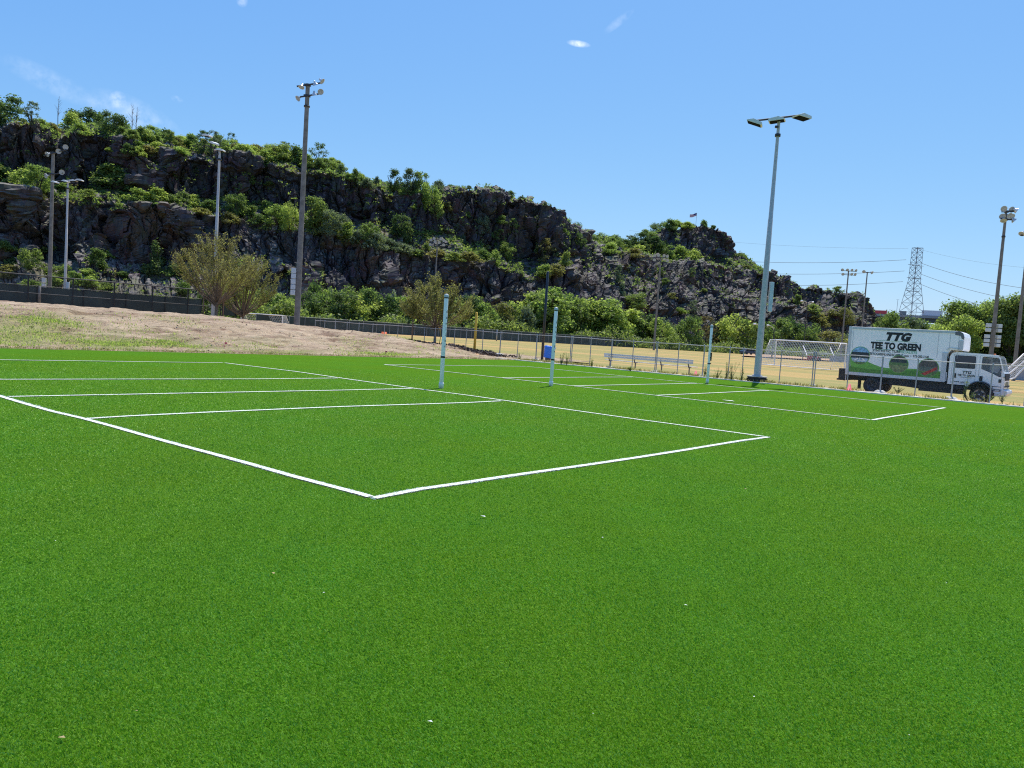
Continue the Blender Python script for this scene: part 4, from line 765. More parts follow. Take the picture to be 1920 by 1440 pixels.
# ------------------------------------------------------------------ volleyball posts
def vb_post(pos, h, label, plate=False, lean=(0, 0)):
    t = thing('volleyball_post', label, 'volleyball post', pos, math.atan2(-pos.y, -pos.x) + math.pi / 2, 'padded volleyball posts')
    mb = MB(); mb.lathe([(.045, .12), (.054, .14), (.054, h - .12), (.05, h - .11)], n=28); mb.build('post_pad', white, t)
    mb = MB(); mb.lathe([(.0, 0), (.066, 0), (.066, .13), (.06, .15), (.05, .15)], n=24); mb.build('base_collar', white, t)
    mb = MB(); mb.lathe([(.058, h - .12), (.058, h - .085)], n=24, mi=0); mb.build('cap_band', black_paint, t)
    mb = MB(); mb.lathe([(.062, h - .09), (.062, h - .05), (.05, h - .018), (.025, h - .003), (0, h)], n=24); mb.build('domed_cap', M('grey_cap', (.5, .51, .48), .4), t)
    mb = MB(); mb.lathe([(.052, .80), (.06, .80), (.06, .845), (.052, .845)], n=24); mb.build('strap', black, t)
    if plate:
        mb = MB(); mb.box((.075, -.02, 1.12), (.05, .06, .34)); mb.box((.068, -.03, .83), (.06, .05, .04)); mb.build('winch_bracket', black, t)
    # vertical lettering down the right side of the pad
    for i, ch in enumerate('ADVANCE' if False else 'VOLLEY'):
        pass
    y = h - .5
    for i, (kind) in enumerate(('d', 'o', 'n', 'l', 'i', 'b', 'v', '.')):
        me = text_mesh(kind, .15, mat=ink); o = link('lettering', me, t); a = R(-38); o.rotation_euler = (math.pi / 2, 0, R(52)); o.rotation_euler = (Matrix.Rotation(R(40), 3, 'Z') @ Matrix.Rotation(math.pi / 2, 3, 'X')).to_euler(); o.location = (.056 * math.sin(R(40)), -.056 * math.cos(R(40)), y - i * .15); o.scale = (.5, .75, 1)
    return t
P1 = gpt(827, 728); P2 = gpt(1033, 724); P3 = gpt(1326, 718.5)
vb_post(P1, 2.47, 'white padded volleyball post beside the centre line of the near court'); vb_post(P2, 2.45, 'white padded volleyball post standing between the two courts'); vb_post(P3, 2.46, 'white padded volleyball post with black bracket near the bench', True)

# ------------------------------------------------------------------ light poles
def bell(parent, loc, aim, s=.33):
    rot = Vector(aim).normalized().to_track_quat('Z', 'Y').to_matrix(); mb = MB()
    prof = [(.0, -1.35), (.28, -1.3), (.32, -.95), (.5, -.6), (.85, -.22), (1.0, .05), (1.02, .1), (.97, .06), (.8, -.2)]
    mb.lathe([(a * s, b * s) for a, b in prof], n=18, rot=rot); o = mb.build('floodlight', lampshell, parent); o.location = loc
    mb = MB(); mb.lathe([(0, .04 * s), (.5 * s, .02 * s), (.96 * s, -.01 * s)], n=18, rot=rot); mb.build('lens', lens_m, o); return o
def old_pole(label, pos, h, r0, r1, lamps, arms, mat=wood_pole, azim=0, group='tall floodlight poles', boxes=None, s=.33, collar=None):
    t = thing('floodlight_pole', label, 'light pole', pos, azim, group)
    mb = MB(); mb.tube([(0, 0, -.5), (0, 0, h * .5), (0, 0, h)], [r0, (r0 + r1) / 2, r1], 14); mb.build('pole', mat, t)
    if collar:
        mb = MB(); mb.lathe([(r1 * 1.05, h - collar), (r1 * 1.5, h - collar), (r1 * 1.5, h - collar + .12), (r1 * 1.1, h - collar + .12)], n=12); mb.build('collar', dark_iron, t)
    for z, x0, x1, tilt in arms:
        mb = MB(); mb.beam((x0, -r1 - .05, z - tilt), (x1, -r1 - .05, z + tilt), .09, .11); mb.box((0, -r1 * .5, z), (r1 * 3, .12 + r1, .16)); mb.build('cross_arm', dark_iron, t)
    for loc, aim in lamps: bell(t, loc, aim, s)
    if boxes:
        for bx, bz, n, dz, sx, sz in boxes:
            for i in range(n):
                mb = MB(); mb.box((bx, -.02, bz + i * dz), (sx, .3, sz)); mb.build('ballast_box', M('pale_ballast_box', (.55, .6, .62), .5), t, bevel=.02)
    return t
def base(x, y, Z, z): p = at(x, y, Z); p.z = z; return p
d_ = Vector
PA = base(556.5, 604, 66, 1.1)
hA = (at(571.5, 157, 66).z - 1.1)
old_pole('tallest grey pole with bell-shaped floodlights on two cross arms, left of centre', PA, hA, .25, .17,
         [((-.45, -.28, hA - .38), (-.15, -.4, -.9)), ((.72, -.28, hA - .12), (.3, .35, -.85)), ((1.26, -.28, hA + .2), (.75, -.1, -.55)), ((-.7, -.28, hA - 1.32), (-.55, -.55, -.65)), ((.67, -.28, hA - .95), (.1, .3, -.95)), ((1.16, -.28, hA - .66), (.45, -.75, -.5))],
         [(hA - .12, -.85, 1.1, .2), (hA - 1.0, -.6, 1.0, .18)], azim=0, boxes=[(-.42, 2.7, 5, .46, .42, .42)], collar=1.9, s=.25)
PE = base(93, 541, 104, 1.3); hE = at(98, 285, 104).z - 1.3
old_pole('brownish floodlight pole behind the windscreen fence, left of the bluish pole', PE, hE, .27, .19, [((-.7, -.3, hA * 0 + hE - 3.2), (-.4, -.8, -.4)), ((1.4, -.3, hE - 2.6), (.4, -.8, -.3)), ((.9, -.3, hE + .1), (.4, -.8, -.4)), ((1.8, -.3, hE + .7), (.5, -.7, -.3)), ((-.6, -.3, hE - .4), (-.3, -.8, -.5))], [(hE - .1, -1.1, 1.9, .5), (hE - 2.9, -1, 1.5, .2)], boxes=[(-.75, 1.0, 4, .75, .5, .65)], s=.33)
PC = base(1857, 676, 60, .05); hC = at(1885, 398, 60).z - .05
L8 = [((x, -.28 + .1 * (i % 2), hC + z), aim) for i, (x, z, aim) in enumerate(((-.36, .2, (-.25, -.85, -.4)), (.3, .2, (.05, -.9, -.35)), (.62, .12, (.8, -.3, -.45)), (-.36, -.36, (-.25, -.85, -.45)), (.14, -.3, (0, -.9, -.4)), (.4, -.33, (.3, -.85, -.4)), (-.3, -.68, (-.2, -.5, -.8)), (.58, -.62, (.7, -.2, -.65))))]
old_pole('floodlight pole with round lamps and stacked boxes behind the truck cab', PC, hC, .18, .09, L8, [(hC + .05, -.42, .6, .05), (hC - .55, -.42, .58, 0)], boxes=[(-.46, 3.0, 3, .33, .3, .27), (.4, 3.0, 3, .33, .3, .27), (-.43, 4.15, 2, .35, .3, .28), (.4, 4.15, 2, .35, .3, .28)], s=.225, collar=1.9)
PD = base(1901, 700, 78, 0); hD = at(1917, 441, 78).z
old_pole('floodlight pole at the right edge of the photo with one lamp showing', PD, hD, .2, .11, [((-.85, -.2, hD + .1), (-.6, -.35, -.7)), ((1.0, -.2, hD + .1), (.6, -.3, -.7))], [(hD, -.9, .9, .05)], s=.28)
PG = base(811, 615, 172, 0); hG = at(822, 452, 172).z
old_pole('slim floodlight pole with a white lamp cluster above the brownish young tree', PG, hG, .2, .14, [((x, -.3, hG + z), (x * .15, -.9, -.3)) for x, z in ((-1.4, .1), (-.75, .5), (.75, .5), (1.4, .2), (-1.5, -.9), (1.4, -.8), (.4, -.3), (-.5, -.2))], [(hG - .2, -1.5, 1.5, 0), (hG - 1.1, -1.6, 1.5, 0)], s=.34)
PH = base(1226, 653, 168, .05); hH = at(1243, 484, 168).z
old_pole('slim brown floodlight pole rising behind the bench', PH, hH, .25, .15, [((x, -.3, hH + z), (x * .15, -.9, -.3)) for x, z in ((-1.4, .3), (-.6, .5), (.6, .5), (1.3, .4), (-1.4, -.6), (1.4, -.5))], [(hH + .0, -1.5, 1.5, 0), (hH - .9, -1.6, 1.5, 0)], s=.34)
PK = base(1577, 660, 172, 0); hK = at(1587, 508, 172).z
old_pole('floodlight pole with two rows of lamps at the end of the cliff', PK, hK, .2, .13, [((x, -.3, hK + z), (x * .2, -.8, -.4)) for x, z in ((-1.5, .15), (-.4, .2), (.6, .2), (1.5, .2), (-1.3, -.8), (.6, -.7), (1.4, -.7))], [(hK, -1.7, 1.7, 0), (hK - .85, -1.5, 1.6, 0)], s=.32)
PL = base(1612, 662, 172, 0); hL = at(1625, 510, 172).z
old_pole('floodlight pole with two lamps, right of the pair at the end of the cliff', PL, hL, .19, .12, [((-.9, -.3, hL), (-.4, -.7, -.4)), ((.9, -.3, hL - .1), (.4, -.7, -.4))], [(hL - .1, -1, 1, 0)], s=.36)
def led_pole(label, pos, h, r0, r1, bar, heads, cab=None, skirt=False, rz=0):
    t = thing('floodlight_pole', label, 'light pole', pos, rz, 'galvanised poles with flat floodlights'); mb = MB(); n = 9
    mb.tube([(0, 0, 0 if skirt else -.4), (0, 0, h * .3), (0, 0, h * .62), (0, 0, h * .621), (0, 0, h)], [r0, r0 * .86, r0 * .66, r0 * .6, r1], 16); mb.build('pole', galv, t)
    mb = MB(); mb.lathe([(r1 * 1.4, h * .93), (r1 * 2, h * .93), (r1 * 2, h * .94), (r1 * 1.4, h * .94)], n=12); mb.build('clamp', dark_iron, t); mb = MB(); mb.box((-.1, -.05, h * .965), (.14, .1, .1)); mb.build('sensor', dark_iron, t)
    bx = Vector((math.cos(bar[2]), math.sin(bar[2]), 0)); mb = MB(); mb.tube([bx * bar[0] + Vector((0, 0, h - bar[3])), bx * bar[1] + Vector((0, 0, h + bar[3]))], .045, 8); mb.build('cross_bar', dark_iron, t)
    for f, ang, tilt in heads:
        p = bx * f + Vector((0, 0, h + (f / max(bar[1], .1)) * bar[3] - .13)); rot = Matrix.Rotation(ang, 3, 'Z') @ Matrix.Rotation(tilt, 3, 'X')
        m2 = MB(); poly = [(-.34, .0), (-.3, .1), (.12, .14), (.4, .0), (.36, -.035), (-.3, -.035)]
        vs = [rot @ Vector((sx, y_, z_)) for sx in (-.27, .27) for y_, z_ in poly]; m2.add(vs, [tuple(range(6)), tuple(range(11, 5, -1))] + [(i, (i + 1) % 6, 6 + (i + 1) % 6, 6 + i) for i in range(6)])
        o = m2.build('floodlight', M('white_lamp_housing', (.66, .67, .66), .45), t, bevel=.01); o.location = p
        m2 = MB(); m2.add([rot @ Vector(q) for q in ((-.25, -.28, -.045), (.25, -.28, -.045), (.25, .35, -.045), (-.25, .35, -.045))], [(0, 1, 2, 3)]); m2.build('lens', M('dark_led_panel', (.012, .014, .02), .95, spec=.05), o)
        m2 = MB(); m2.tube([(0, 0, .09), (0, 0, .2)], .03, 6); m2.build('bracket', dark_iron, o)
    if cab:
        x_, z0, z1, w_ = cab; mb = MB(); mb.box((x_, 0, (z0 + z1) / 2), (w_, .2, z1 - z0)); mb.build('control_cabinet', M('pale_cabinet', (.5, .55, .58), .45), t, bevel=.015)
    if skirt:
        mb = MB(); mb.lathe([(0, .0), (.42, .0), (.46, .04), (.40, .08), (.46, .13), (.40, .17), (.46, .22), (.42, .25), (0, .25)], n=22); mb.build('base_skirt', black, t)
        mb = MB(); mb.lathe([(0, .252), (.47, .252), (.47, .285), (0, .285)], n=22); mb.lathe([(r0 * 1.05, .285), (r0 * 1.5, .285), (r0 * 1.5, .33), (r0 * 1.02, .36)], n=18); mb.build('base_plate', galv, t)
        mb = MB()
        for i in range(14): a = i * .45; mb.box((.44 * math.cos(a), .44 * math.sin(a), .1 + .06 * (i % 2)), (.1, .04, .05), rot=Matrix.Rotation(a, 3, 'Z'))
        mb.build('skirt_lug', black, t)
    return t
PB = gpt(1418.5, 716.5); hB = at(1463, 221, PB.y).z
led_pole('large galvanised pole on a black ribbed base at the edge of the far court', PB, hB, .165, .065, (-1.12, 1.12, -.3, .12), [(-1.05, 1.2, .35), (-.12, -2.0, .1), (1.0, 1.9, .1)], cab=(.32, 3.35, 4.75, .18), skirt=True)
PE2 = base(122, 541, 86, 1.4); led_pole('bluish galvanised pole at the left edge, right of the brownish pole', PE2, at(128, 338, 86).z - 1.4, .17, .1, (-1.6, 1.4, .15, .25), [(-1.3, 1.2, .2), (-.2, 1.3, .2), (1.2, 1.6, .1), (.5, -1.5, .1)], cab=(.3, .9, 2.6, .3))
PF = base(401, 560, 66, 1.3); led_pole('galvanised pole rising through the staked olive tree', PF, at(409, 278, 66).z - 1.3, .18, .09, (-1.1, .1, .3, -.1), [(-1.0, 1.3, .1), (-.45, 1.0, .3), (.05, 1.5, .1)])
# plain poles
def plain(name, x, yb, Z, yt, rad, mat, label, z=None, cap=True):
    p = at(x, yb, Z); p.z = gz(p) if z is None else z; h = at(x, yt, Z).z - p.z; mb = MB(); mb.lathe([(0, -.3), (rad, -.3), (rad * .96, h * .5), (rad * .9, h - .02), (rad * .5, h), (0, h + .01)], n=12); o = mb.build(name, mat); o.location = p; return tag(o, label, 'pole')
plain('black_pole', 1016, 677, 48.2, 508, .085, black_paint, 'slim black steel pole behind the blue bin')
plain('yellow_pole', 889, 664, 51.5, 585, .085, yellow, 'yellow foul pole standing just behind the chain-link fence')
plain('fence_stake', 931, 637, 150, 618, .12, galv_dull, 'thin pale post standing out in front of the far dark fence')
# ballast of street lamps
def street_lamp(x, yb, Z, yt, label, arms=((-1.6, .35),)):
    p = at(x, yb, Z); p.z = .1; h = at(x, yt, Z).z - .1; t = thing('street_lamp', label, 'street lamp', p, 0, 'small street lamps beyond the dry field'); mb = MB(); mb.tube([(0, 0, -.2), (0, 0, h)], [.13, .09], 8); mb.build('pole', black_paint, t)
    for ax, az in arms:
        mb = MB(); mb.tube([(0, 0, h - .2), (ax * .5, 0, h + az * .8), (ax, 0, h + az)], .07, 6); mb.build('arm', galv, t)
        mb = MB(); mb.tube([(ax * .95, 0, h + az), (ax * 1.35, 0, h + az - .02)], [.14, .2], 8); mb.build('lamp_head', M('white_lamp_head', (.75, .75, .75), .4), t)
street_lamp(1449, 650, 150, 616, 'dark street lamp with a white curved arm, right of the large galvanised pole', ((-1.1, .55),)); street_lamp(1425, 650, 150, 611, 'street lamp half hidden behind the large galvanised pole', ((-1.2, .3),))
street_lamp(1506, 660, 178, 566, 'tall dark lamp post with a pale lamp head against the dark rock', ((-1.2, .2), (1.0, .1)))

# ------------------------------------------------------------------ bench
bA = at(1131, 690, 43.8); bB = at(1298, 703, 40.6); bA.z = bB.z = -.03; bd = (bB - bA); bL = bd.length
bt = thing('team_bench', 'long aluminium team bench with a backrest behind the chain-link fence', 'bench', bA, math.atan2(bd.y, bd.x))
for z in (.64, .76): mb = MB(); mb.box((bL / 2, 0, z), (bL, .035, .105)); mb.build('backrest_plank', alu, bt, bevel=.006)
for y in (.16, .3): mb = MB(); mb.box((bL / 2 + .06, y + .03, .44), (bL + .1, .13, .035)); mb.build('seat_plank', alu, bt, bevel=.006)
for i in range(4):
    x = bL * (.055 + .297 * i); mb = MB(); fr = M('grey_bench_frame', (.12, .12, .12), .5, .5)
    mb.beam((x, .035, .80), (x, .035, .56), .05, .04); mb.beam((x, .035, .58), (x + .02, .1, .41), .05, .04); mb.beam((x, .08, .4), (x, .42, .4), .05, .04); mb.beam((x, .22, .4), (x, .22, .0), .05, .05); mb.beam((x, .02, .01), (x, .46, .01), .06, .03)
    mb.build('leg', fr, bt)
# ------------------------------------------------------------------ blue bin
pb = gpt(1025, 681, .02); pb = at(1026, 681, 46.3); pb.z = 0
t = thing('recycling_bin', 'bright blue plastic bin leaning against the black pole behind the fence', 'bin', pb, R(14)); t.rotation_euler = (0, R(7), R(14))
mb = MB()
for k_, (z, w_) in enumerate(((.18, .21), (.2, .235), (.78, .275), (.84, .26))):
    pass
def rrect(w, d, r, n=5):
    o = []
    for cx, cy, a0 in ((w - r, d - r, 0), (-w + r, d - r, 90), (-w + r, -d + r, 180), (w - r, -d + r, 270)):
        for i in range(n + 1): a = R(a0 + 90 * i / n); o.append((cx + r * math.cos(a), cy + r * math.sin(a)))
    return o
def loft(mb, secs, mi=0, smooth=True, capt=True):
    n = len(secs[0][1]); vs = [(x, y, z) for z, pl in secs for x, y in pl]; mb.add(vs, [(i * n + k, i * n + (k + 1) % n, (i + 1) * n + (k + 1) % n, (i + 1) * n + k) for i in range(len(secs) - 1) for k in range(n)], mi, smooth)
    if capt: m_ = len(vs); mb.add(vs[-n:], [tuple(range(n))], mi); mb.add(vs[:n], [tuple(range(n))], mi)
loft(mb, [(.22, rrect(.23, .2, .06)), (.26, rrect(.245, .22, .07)), (.8, rrect(.285, .26, .08)), (.84, rrect(.30, .275, .08)), (.87, rrect(.30, .275, .08))]); mb.build('bin_body', blue, t)
mb = MB(); loft(mb, [(.875, rrect(.305, .28, .08)), (.92, rrect(.29, .265, .09)), (.95, rrect(.22, .2, .1))]); mb.build('lid', blue, t)
mb = MB(); mb.box((0, 0, .11), (.28, .26, .22)); mb.box((0, -.14, .02), (.34, .05, .04)); mb.build('bin_foot', M('brown_crate', (.16, .13, .1), .9), t, bevel=.01)

# ------------------------------------------------------------------ box truck
TD = Vector((.793, -.609, 0)); TN = Vector((TD.y, -TD.x, 0))            # heading, and its right-hand side (faces the camera)
R0 = at(1633, 737, 35.8); R0.z = -.15
tr_ = thing('box_truck', 'white crew cab box truck with green printed sides parked behind the chain-link fence', 'truck', R0, math.atan2(TD.y, TD.x))
WB = 4.30; Wd = 2.15                                     # local x forward, camera side at y = 0 .. -, body extends to +y
BX0, BX1, BX2, BZ0, BZ1 = -1.2, 2.95, 3.52, .82, 3.06
boxw = M('white_box_panel', (.92, .88, .84), .35, 0, .04, 2)
mb = MB(); mb.prism([(BX0, BZ0), (BX1, BZ0), (BX1, 2.02), (BX1 + .12, 2.22), (BX2 - .02, 2.22), (BX2, 2.3), (BX2, BZ1 - .24), (BX2 - .06, BZ1 - .08), (BX2 - .22, BZ1), (BX0, BZ1)], 0, Wd, 0)
body = mb.build('cargo_box', boxw, tr_, bevel=.02)
trim = M('alu_trim', (.5, .51, .52), .4, .5)
def tpart(name, mat, fn, parent=tr_, bevel=0):
    mb = MB(); fn(mb); return mb.build(name, mat, parent, bevel)
tpart('lower_rail', M('pale_rail', (.60, .61, .62), .45), lambda m: m.box(((BX0 + BX1) / 2, -.012, BZ0 + .05), (BX1 - BX0 - .02, .02, .13)), body)
tpart('roof_rail', trim, lambda m: m.box(((BX0 + BX2) / 2 - .1, -.012, BZ1 - .06), (BX2 - BX0 - .5, .02, .1)), body)
tpart('rear_frame', offwhite, lambda m: m.box((BX0 + .05, -.01, (BZ0 + BZ1) / 2), (.12, .03, BZ1 - BZ0 + .02)), body)
tpart('front_corner', offwhite, lambda m: m.box((BX1 - .09, -.012, (BZ0 + 2.1) / 2), (.2, .022, 2.1 - BZ0)), body)
tpart('corner_cap', M('dark_corner_cap', (.13, .13, .14), .4), lambda m: m.prism([(BX2 - .34, BZ1 - .02), (BX2 - .2, BZ1 + .005), (BX2 - .05, BZ1 - .08), (BX2 + .008, BZ1 - .24), (BX2 + .008, BZ1 - .36), (BX2 - .08, BZ1 - .32), (BX2 - .13, BZ1 - .2), (BX2 - .34, BZ1 - .17)], -.014, .1), body)
tpart('front_panel', offwhite, lambda m: m.box((BX2 - .08, -.008, 2.46), (.18, .015, .4)), body)
for x in (BX0 + .2, 2.55, 3.0, 3.34): tpart('panel_seam', M('panel_seam', (.42, .43, .45), .5), lambda m: m.box((x, -.004, 2.4 if x > 2 else 1.95), (.012, .006, 1.1 if x > 2 else 1.9)), body)
tpart('attic_rail', trim, lambda m: (m.beam((3.02, -.03, 2.32), (3.4, -.03, 2.28), .012, .02), m.beam((3.02, -.03, 2.32), (2.9, -.03, 2.2), .012, .02), m.beam((3.4, -.03, 2.28), (3.4, -.03, 2.2), .012, .02)), body)
# printed grass band, its brighter hill, and round pictures
gx0, gx1 = BX0 + .14, 2.77
def wave(x, k=0): return (1.62 - .36 * sstep((x - gx0 - .1) / 1.6) + .03 * math.sin((x - gx0) * 1.9 + 2.2)) if k == 0 else (1.25 - .2 * math.sin((x - gx0) * 1.1 + .3))
xs_ = np.linspace(gx0, gx1, 40)
mb = MB(); mb.add([(x, -.004, z) for x in xs_ for z in (BZ0 + .125, float(wave(x)))], [(2 * i, 2 * i + 2, 2 * i + 3, 2 * i + 1) for i in range(39)]); mb.build('printed_hill', graphic_light, body)
mb = MB(); mb.add([(x, -.007, z) for x in xs_ for z in (BZ0 + .125, min(float(wave(x)) - .02, 1.20 - .08 * math.sin((x - gx0) * 1.25)))], [(2 * i, 2 * i + 2, 2 * i + 3, 2 * i + 1) for i in range(39)]); mb.build('printed_grass', graphic_green, body)
def disc(cx, cz, r, y, bands, ring=graphic_light):
    mats = [ring] + [b[1] for b in bands]; mb = MB(); n = 36
    mb.add([(cx + (r + .025) * math.cos(2 * math.pi * i / n), y, cz + (r + .025) * math.sin(2 * math.pi * i / n)) for i in range(n)], [tuple(range(n))], 0)
    lo = -1
    for bi, (hi, m_) in enumerate(bands):
        a0, a1 = math.asin(max(-1, lo)), math.asin(min(1, hi)); q = [(cx + r * math.cos(a0 + (a1 - a0) * i / 12), y - .003, cz + r * math.sin(a0 + (a1 - a0) * i / 12)) for i in range(13)]
        q += [(2 * cx - p[0], p[1], p[2]) for p in reversed(q)]; mb.add(q, [tuple(range(len(q)))], bi + 1); lo = hi
    return mb.build('round_picture', mats, body)
pg = lambda n, c: M(n, c, .5, 0, .5, 10)
skyb = pg('print_sky', (.22, .42, .6)); treeb = pg('print_dark_trees', (.035, .045, .05)); grb = pg('print_turf', (.12, .2, .06)); paleb = pg('print_pale_water', (.32, .42, .5)); brn = pg('print_brown', (.1, .08, .07)); tan = pg('print_sand', (.22, .24, .1)); trk = pg('print_red_track', (.5, .04, .03))
disc(-.62, 1.72, .40, -.010, [(-.72, grb), (-.28, paleb), (.42, treeb), (1, skyb)]); disc(1.05, 1.44, .38, -.010, [(-.1, tan), (.2, grb), (.65, treeb), (1, brn)]); disc(2.26, 1.37, .40, -.010, [(-.35, grb), (.12, pg('print_grey', (.12, .14, .11))), (1, brn)])
mb = MB(); mb.add([(2.0, -.0145, 1.10), (2.16, -.0145, 1.04), (2.62, -.0145, 1.33), (2.58, -.0145, 1.43)], [(0, 1, 2, 3)]); mb.build('printed_track', trk, body)
mb = MB(); mb.add([(-0.87, -.0145, 1.5), (-0.79, -.0145, 1.5), (-0.69, -.0145, 1.6), (-0.73, -.0145, 1.62)], [(0, 1, 2, 3)]); mb.add([(-0.37, -.0145, 1.5), (-0.45, -.0145, 1.5), (-0.55, -.0145, 1.6), (-0.51, -.0145, 1.62)], [(0, 1, 2, 3)]); mb.box((-.62, -.0165, 1.5), (.55, .002, .02)); mb.box((-.62, -.0185, 1.58), (.02, .002, .16)); mb.build('printed_lines', white, body)
def side_text(s, x, z, size, parent=body, y=-.006, **k):
    me = text_mesh(s, size, extrude=.002, **k); o = link('lettering', me, parent); o.rotation_euler = (math.pi / 2, 0, 0); o.location = (x, y, z); return o
side_text('TTG', .88, 2.52, .47, shear=.28, offset=.034, spacing=1.04, xs=1.1); side_text('TEE TO GREEN', .85, 2.11, .40, offset=.022, spacing=1.0, xs=.78)
side_text('SYNTHETIC TURF', .48, 1.955, .15, offset=.004, spacing=1.12, xs=.90); side_text('SPECIALISTS', 1.36, 1.955, .145, spacing=1.15, mat=green_ink, xs=.88, offset=.004)
side_text('www.TEETOGREENLANDSCAPING.com  •  973-202-2140', .85, 1.80, .15, offset=.003, xs=.76)
for z, a_, b_ in ((2.475, 0, 1.72), (2.075, -.02, 1.74)): tpart('rule_line', green_ink, lambda m: m.box(((a_ + b_) / 2, -.006, z), (b_ - a_, .004, .014)), body)
# chassis
tpart('chassis', black, lambda m: (m.box((1.9, .55, .66), (6.2, .12, .2)), m.box((1.9, 1.6, .66), (6.2, .12, .2)), m.box((1.0, Wd / 2, .76), (3.9, 1.9, .08)), m.box((2.55, .45, .52), (1.25, .62, .38)), m.box((3.3, .5, .5), (.7, .5, .35)), m.box((1.35, .3, .6), (1.3, .3, .26)), m.beam((.3, .3, .55), (2.2, .3, .42), .05, .05), m.beam((-.9, .2, .78), (2.9, .2, .78), .1, .12)))
tpart('bumper_step', black, lambda m: (m.box((BX0 - .22, Wd / 2, .55), (.34, Wd - .1, .08)), m.box((BX0 - .16, Wd / 2, .82), (.32, Wd - .12, .5)), m.box((BX0 - .05, .1, .66), (.05, .05, .34)), m.box((BX0 - .05, Wd - .1, .66), (.05, .05, .34))), bevel=.02)
tpart('mud_flap', black, lambda m: m.box((-.62, .35, .42), (.03, .5, .5)))
def wheel(x, y, r=.385, wid=.24, dual=False, front=False):
    rot = Matrix.Rotation(math.pi / 2, 3, 'X'); mb = MB(); pr = [(r * .58, -wid / 2), (r * .9, -wid / 2), (r, -wid / 2 + .035), (r, wid / 2 - .035), (r * .9, wid / 2), (r * .58, wid / 2)]
    mb.lathe(pr, n=32, rot=rot)
    o = thing_part = bpy.data.objects.new('wheel', None); C.objects.link(o); o.parent = tr_; o.location = (x, y, r)
    if dual: mb.lathe([(a, b - wid - .04) for a, b in pr], n=32, rot=rot)
    mb.build('tyre', black, o)
    mb = MB(); d0 = wid / 2
    if front: mb.lathe([(r * .6, d0 - .02), (r * .56, d0 - .01), (r * .5, d0 - .06), (r * .34, d0 - .02), (r * .3, d0 + .02), (r * .16, d0 + .03), (r * .14, d0 + .07), (0, d0 + .07)], n=26, rot=rot)
    else: mb.lathe([(r * .6, d0 - .02), (r * .55, d0 - .03), (r * .42, -.06), (r * .22, -.05), (r * .2, .0), (0, .0)], n=26, rot=rot)
    mb.build('rim', chrome if front else M('dirty_steel_wheel', (.09, .09, .095), .5, .5), o)
    mb = MB()
    for i in range(5):
        a = i * 2 * math.pi / 5 + .3; q = rot @ Vector((r * .42 * math.cos(a), r * .42 * math.sin(a), d0 - .025 if front else -.03)); mb.lathe([(0, -.012), (.05, -.012), (.05, .012), (0, .012)], q, 10, rot=rot)
    mb.build('rim_hole', black_paint, o)
    return o
wheel(0, .14, dual=True); wheel(0, Wd - .14, dual=True); wheel(WB, .15, front=True); wheel(WB, Wd - .15, front=True)
# cab: side outline with wheel arch, extruded across
CX0, CX1 = 3.05, 5.12; zf = .60; cy0, cy1 = .06, Wd - .06
arch = [(WB + .53 * math.cos(a), .42 + .53 * math.sin(a)) for a in np.linspace(math.pi - .1, .25, 16)]
outline = [(CX0, .74), (WB - .58, .74)] + [p for p in arch if p[1] > .66] + [(CX1 - .3, .50), (CX1 - .02, .50), (CX1 + .05, .95), (CX1 + .04, 1.25), (CX1 - .02, 1.45), (CX1 - .18, 2.0), (CX1 - .27, 2.10), (CX1 - .5, 2.13), (CX0 + .25, 2.16), (CX0 + .08, 2.1), (CX0, 1.95)]
# side skins with real window openings
def frame_side(y, yin):
    bm = bmesh.new(); vo = [bm.verts.new((x, 0, z)) for x, z in outline]; eo = [bm.edges.new((vo[i], vo[(i + 1) % len(vo)])) for i in range(len(vo))]; alle = list(eo)
    for hole in (WIN_R, WIN_F):
        vh = [bm.verts.new((x, 0, z)) for x, z in hole]; alle += [bm.edges.new((vh[i], vh[(i + 1) % len(vh)])) for i in range(len(vh))]
    bmesh.ops.triangle_fill(bm, edges=alle, use_beauty=True)
    g = bmesh.ops.extrude_face_region(bm, geom=list(bm.faces)); vs = [v for v in g['geom'] if isinstance(v, bmesh.types.BMVert)]
    for v in vs: v.co.y += yin - y
    for v in bm.verts: v.co.y += y
    bmesh.ops.recalc_face_normals(bm, faces=bm.faces); me = bpy.data.meshes.new('cab_side'); bm.to_mesh(me); bm.free(); me.materials.append(boxw); return me
def rr4(x0, z0, x1, z1, r=.05):
    o = []
    for cx, cz, a0 in ((x1 - r, z1 - r, 0), (x0 + r, z1 - r, 90), (x0 + r, z0 + r, 180), (x1 - r, z0 + r, 270)):
        for i in range(4): a = R(a0 + 30 * i); o.append((cx + r * math.cos(a), cz + r * math.sin(a)))
    return o
WIN_R = rr4(3.27, 1.48, 4.03, 2.0); WIN_F = [(4.30, 1.50), (4.30, 1.96), (4.35, 2.0), (4.84, 1.98), (4.90, 1.93), (5.0, 1.52), (5.01, 1.22), (4.94, 1.22), (4.68, 1.36)]
link('cab_side', frame_side(cy0, cy0 + .05), tr_); link('cab_side', frame_side(cy1, cy1 - .05), tr_)
mb = MB(); top = [p for p in outline if p[1] > .9 and not (WB - .6 < p[0] < WB + .6 and p[1] < 1.2)]
strip = [(CX0, .74), (CX0, 1.95), (CX0 + .08, 2.1), (CX0 + .25, 2.16), (CX1 - .5, 2.13), (CX1 - .27, 2.10)]
for (xa, za), (xb, zb) in zip(strip[:-1], strip[1:]): mb.add([(xa, cy0, za), (xb, cy0, zb), (xb, cy1, zb), (xa, cy1, za)], [(0, 1, 2, 3)])
mb.build('cab_roof', boxw, tr_)
front = [(CX1 - .02, .50), (CX1 + .05, .95), (CX1 + .04, 1.25), (CX1 - .02, 1.42)]
mb = MB()
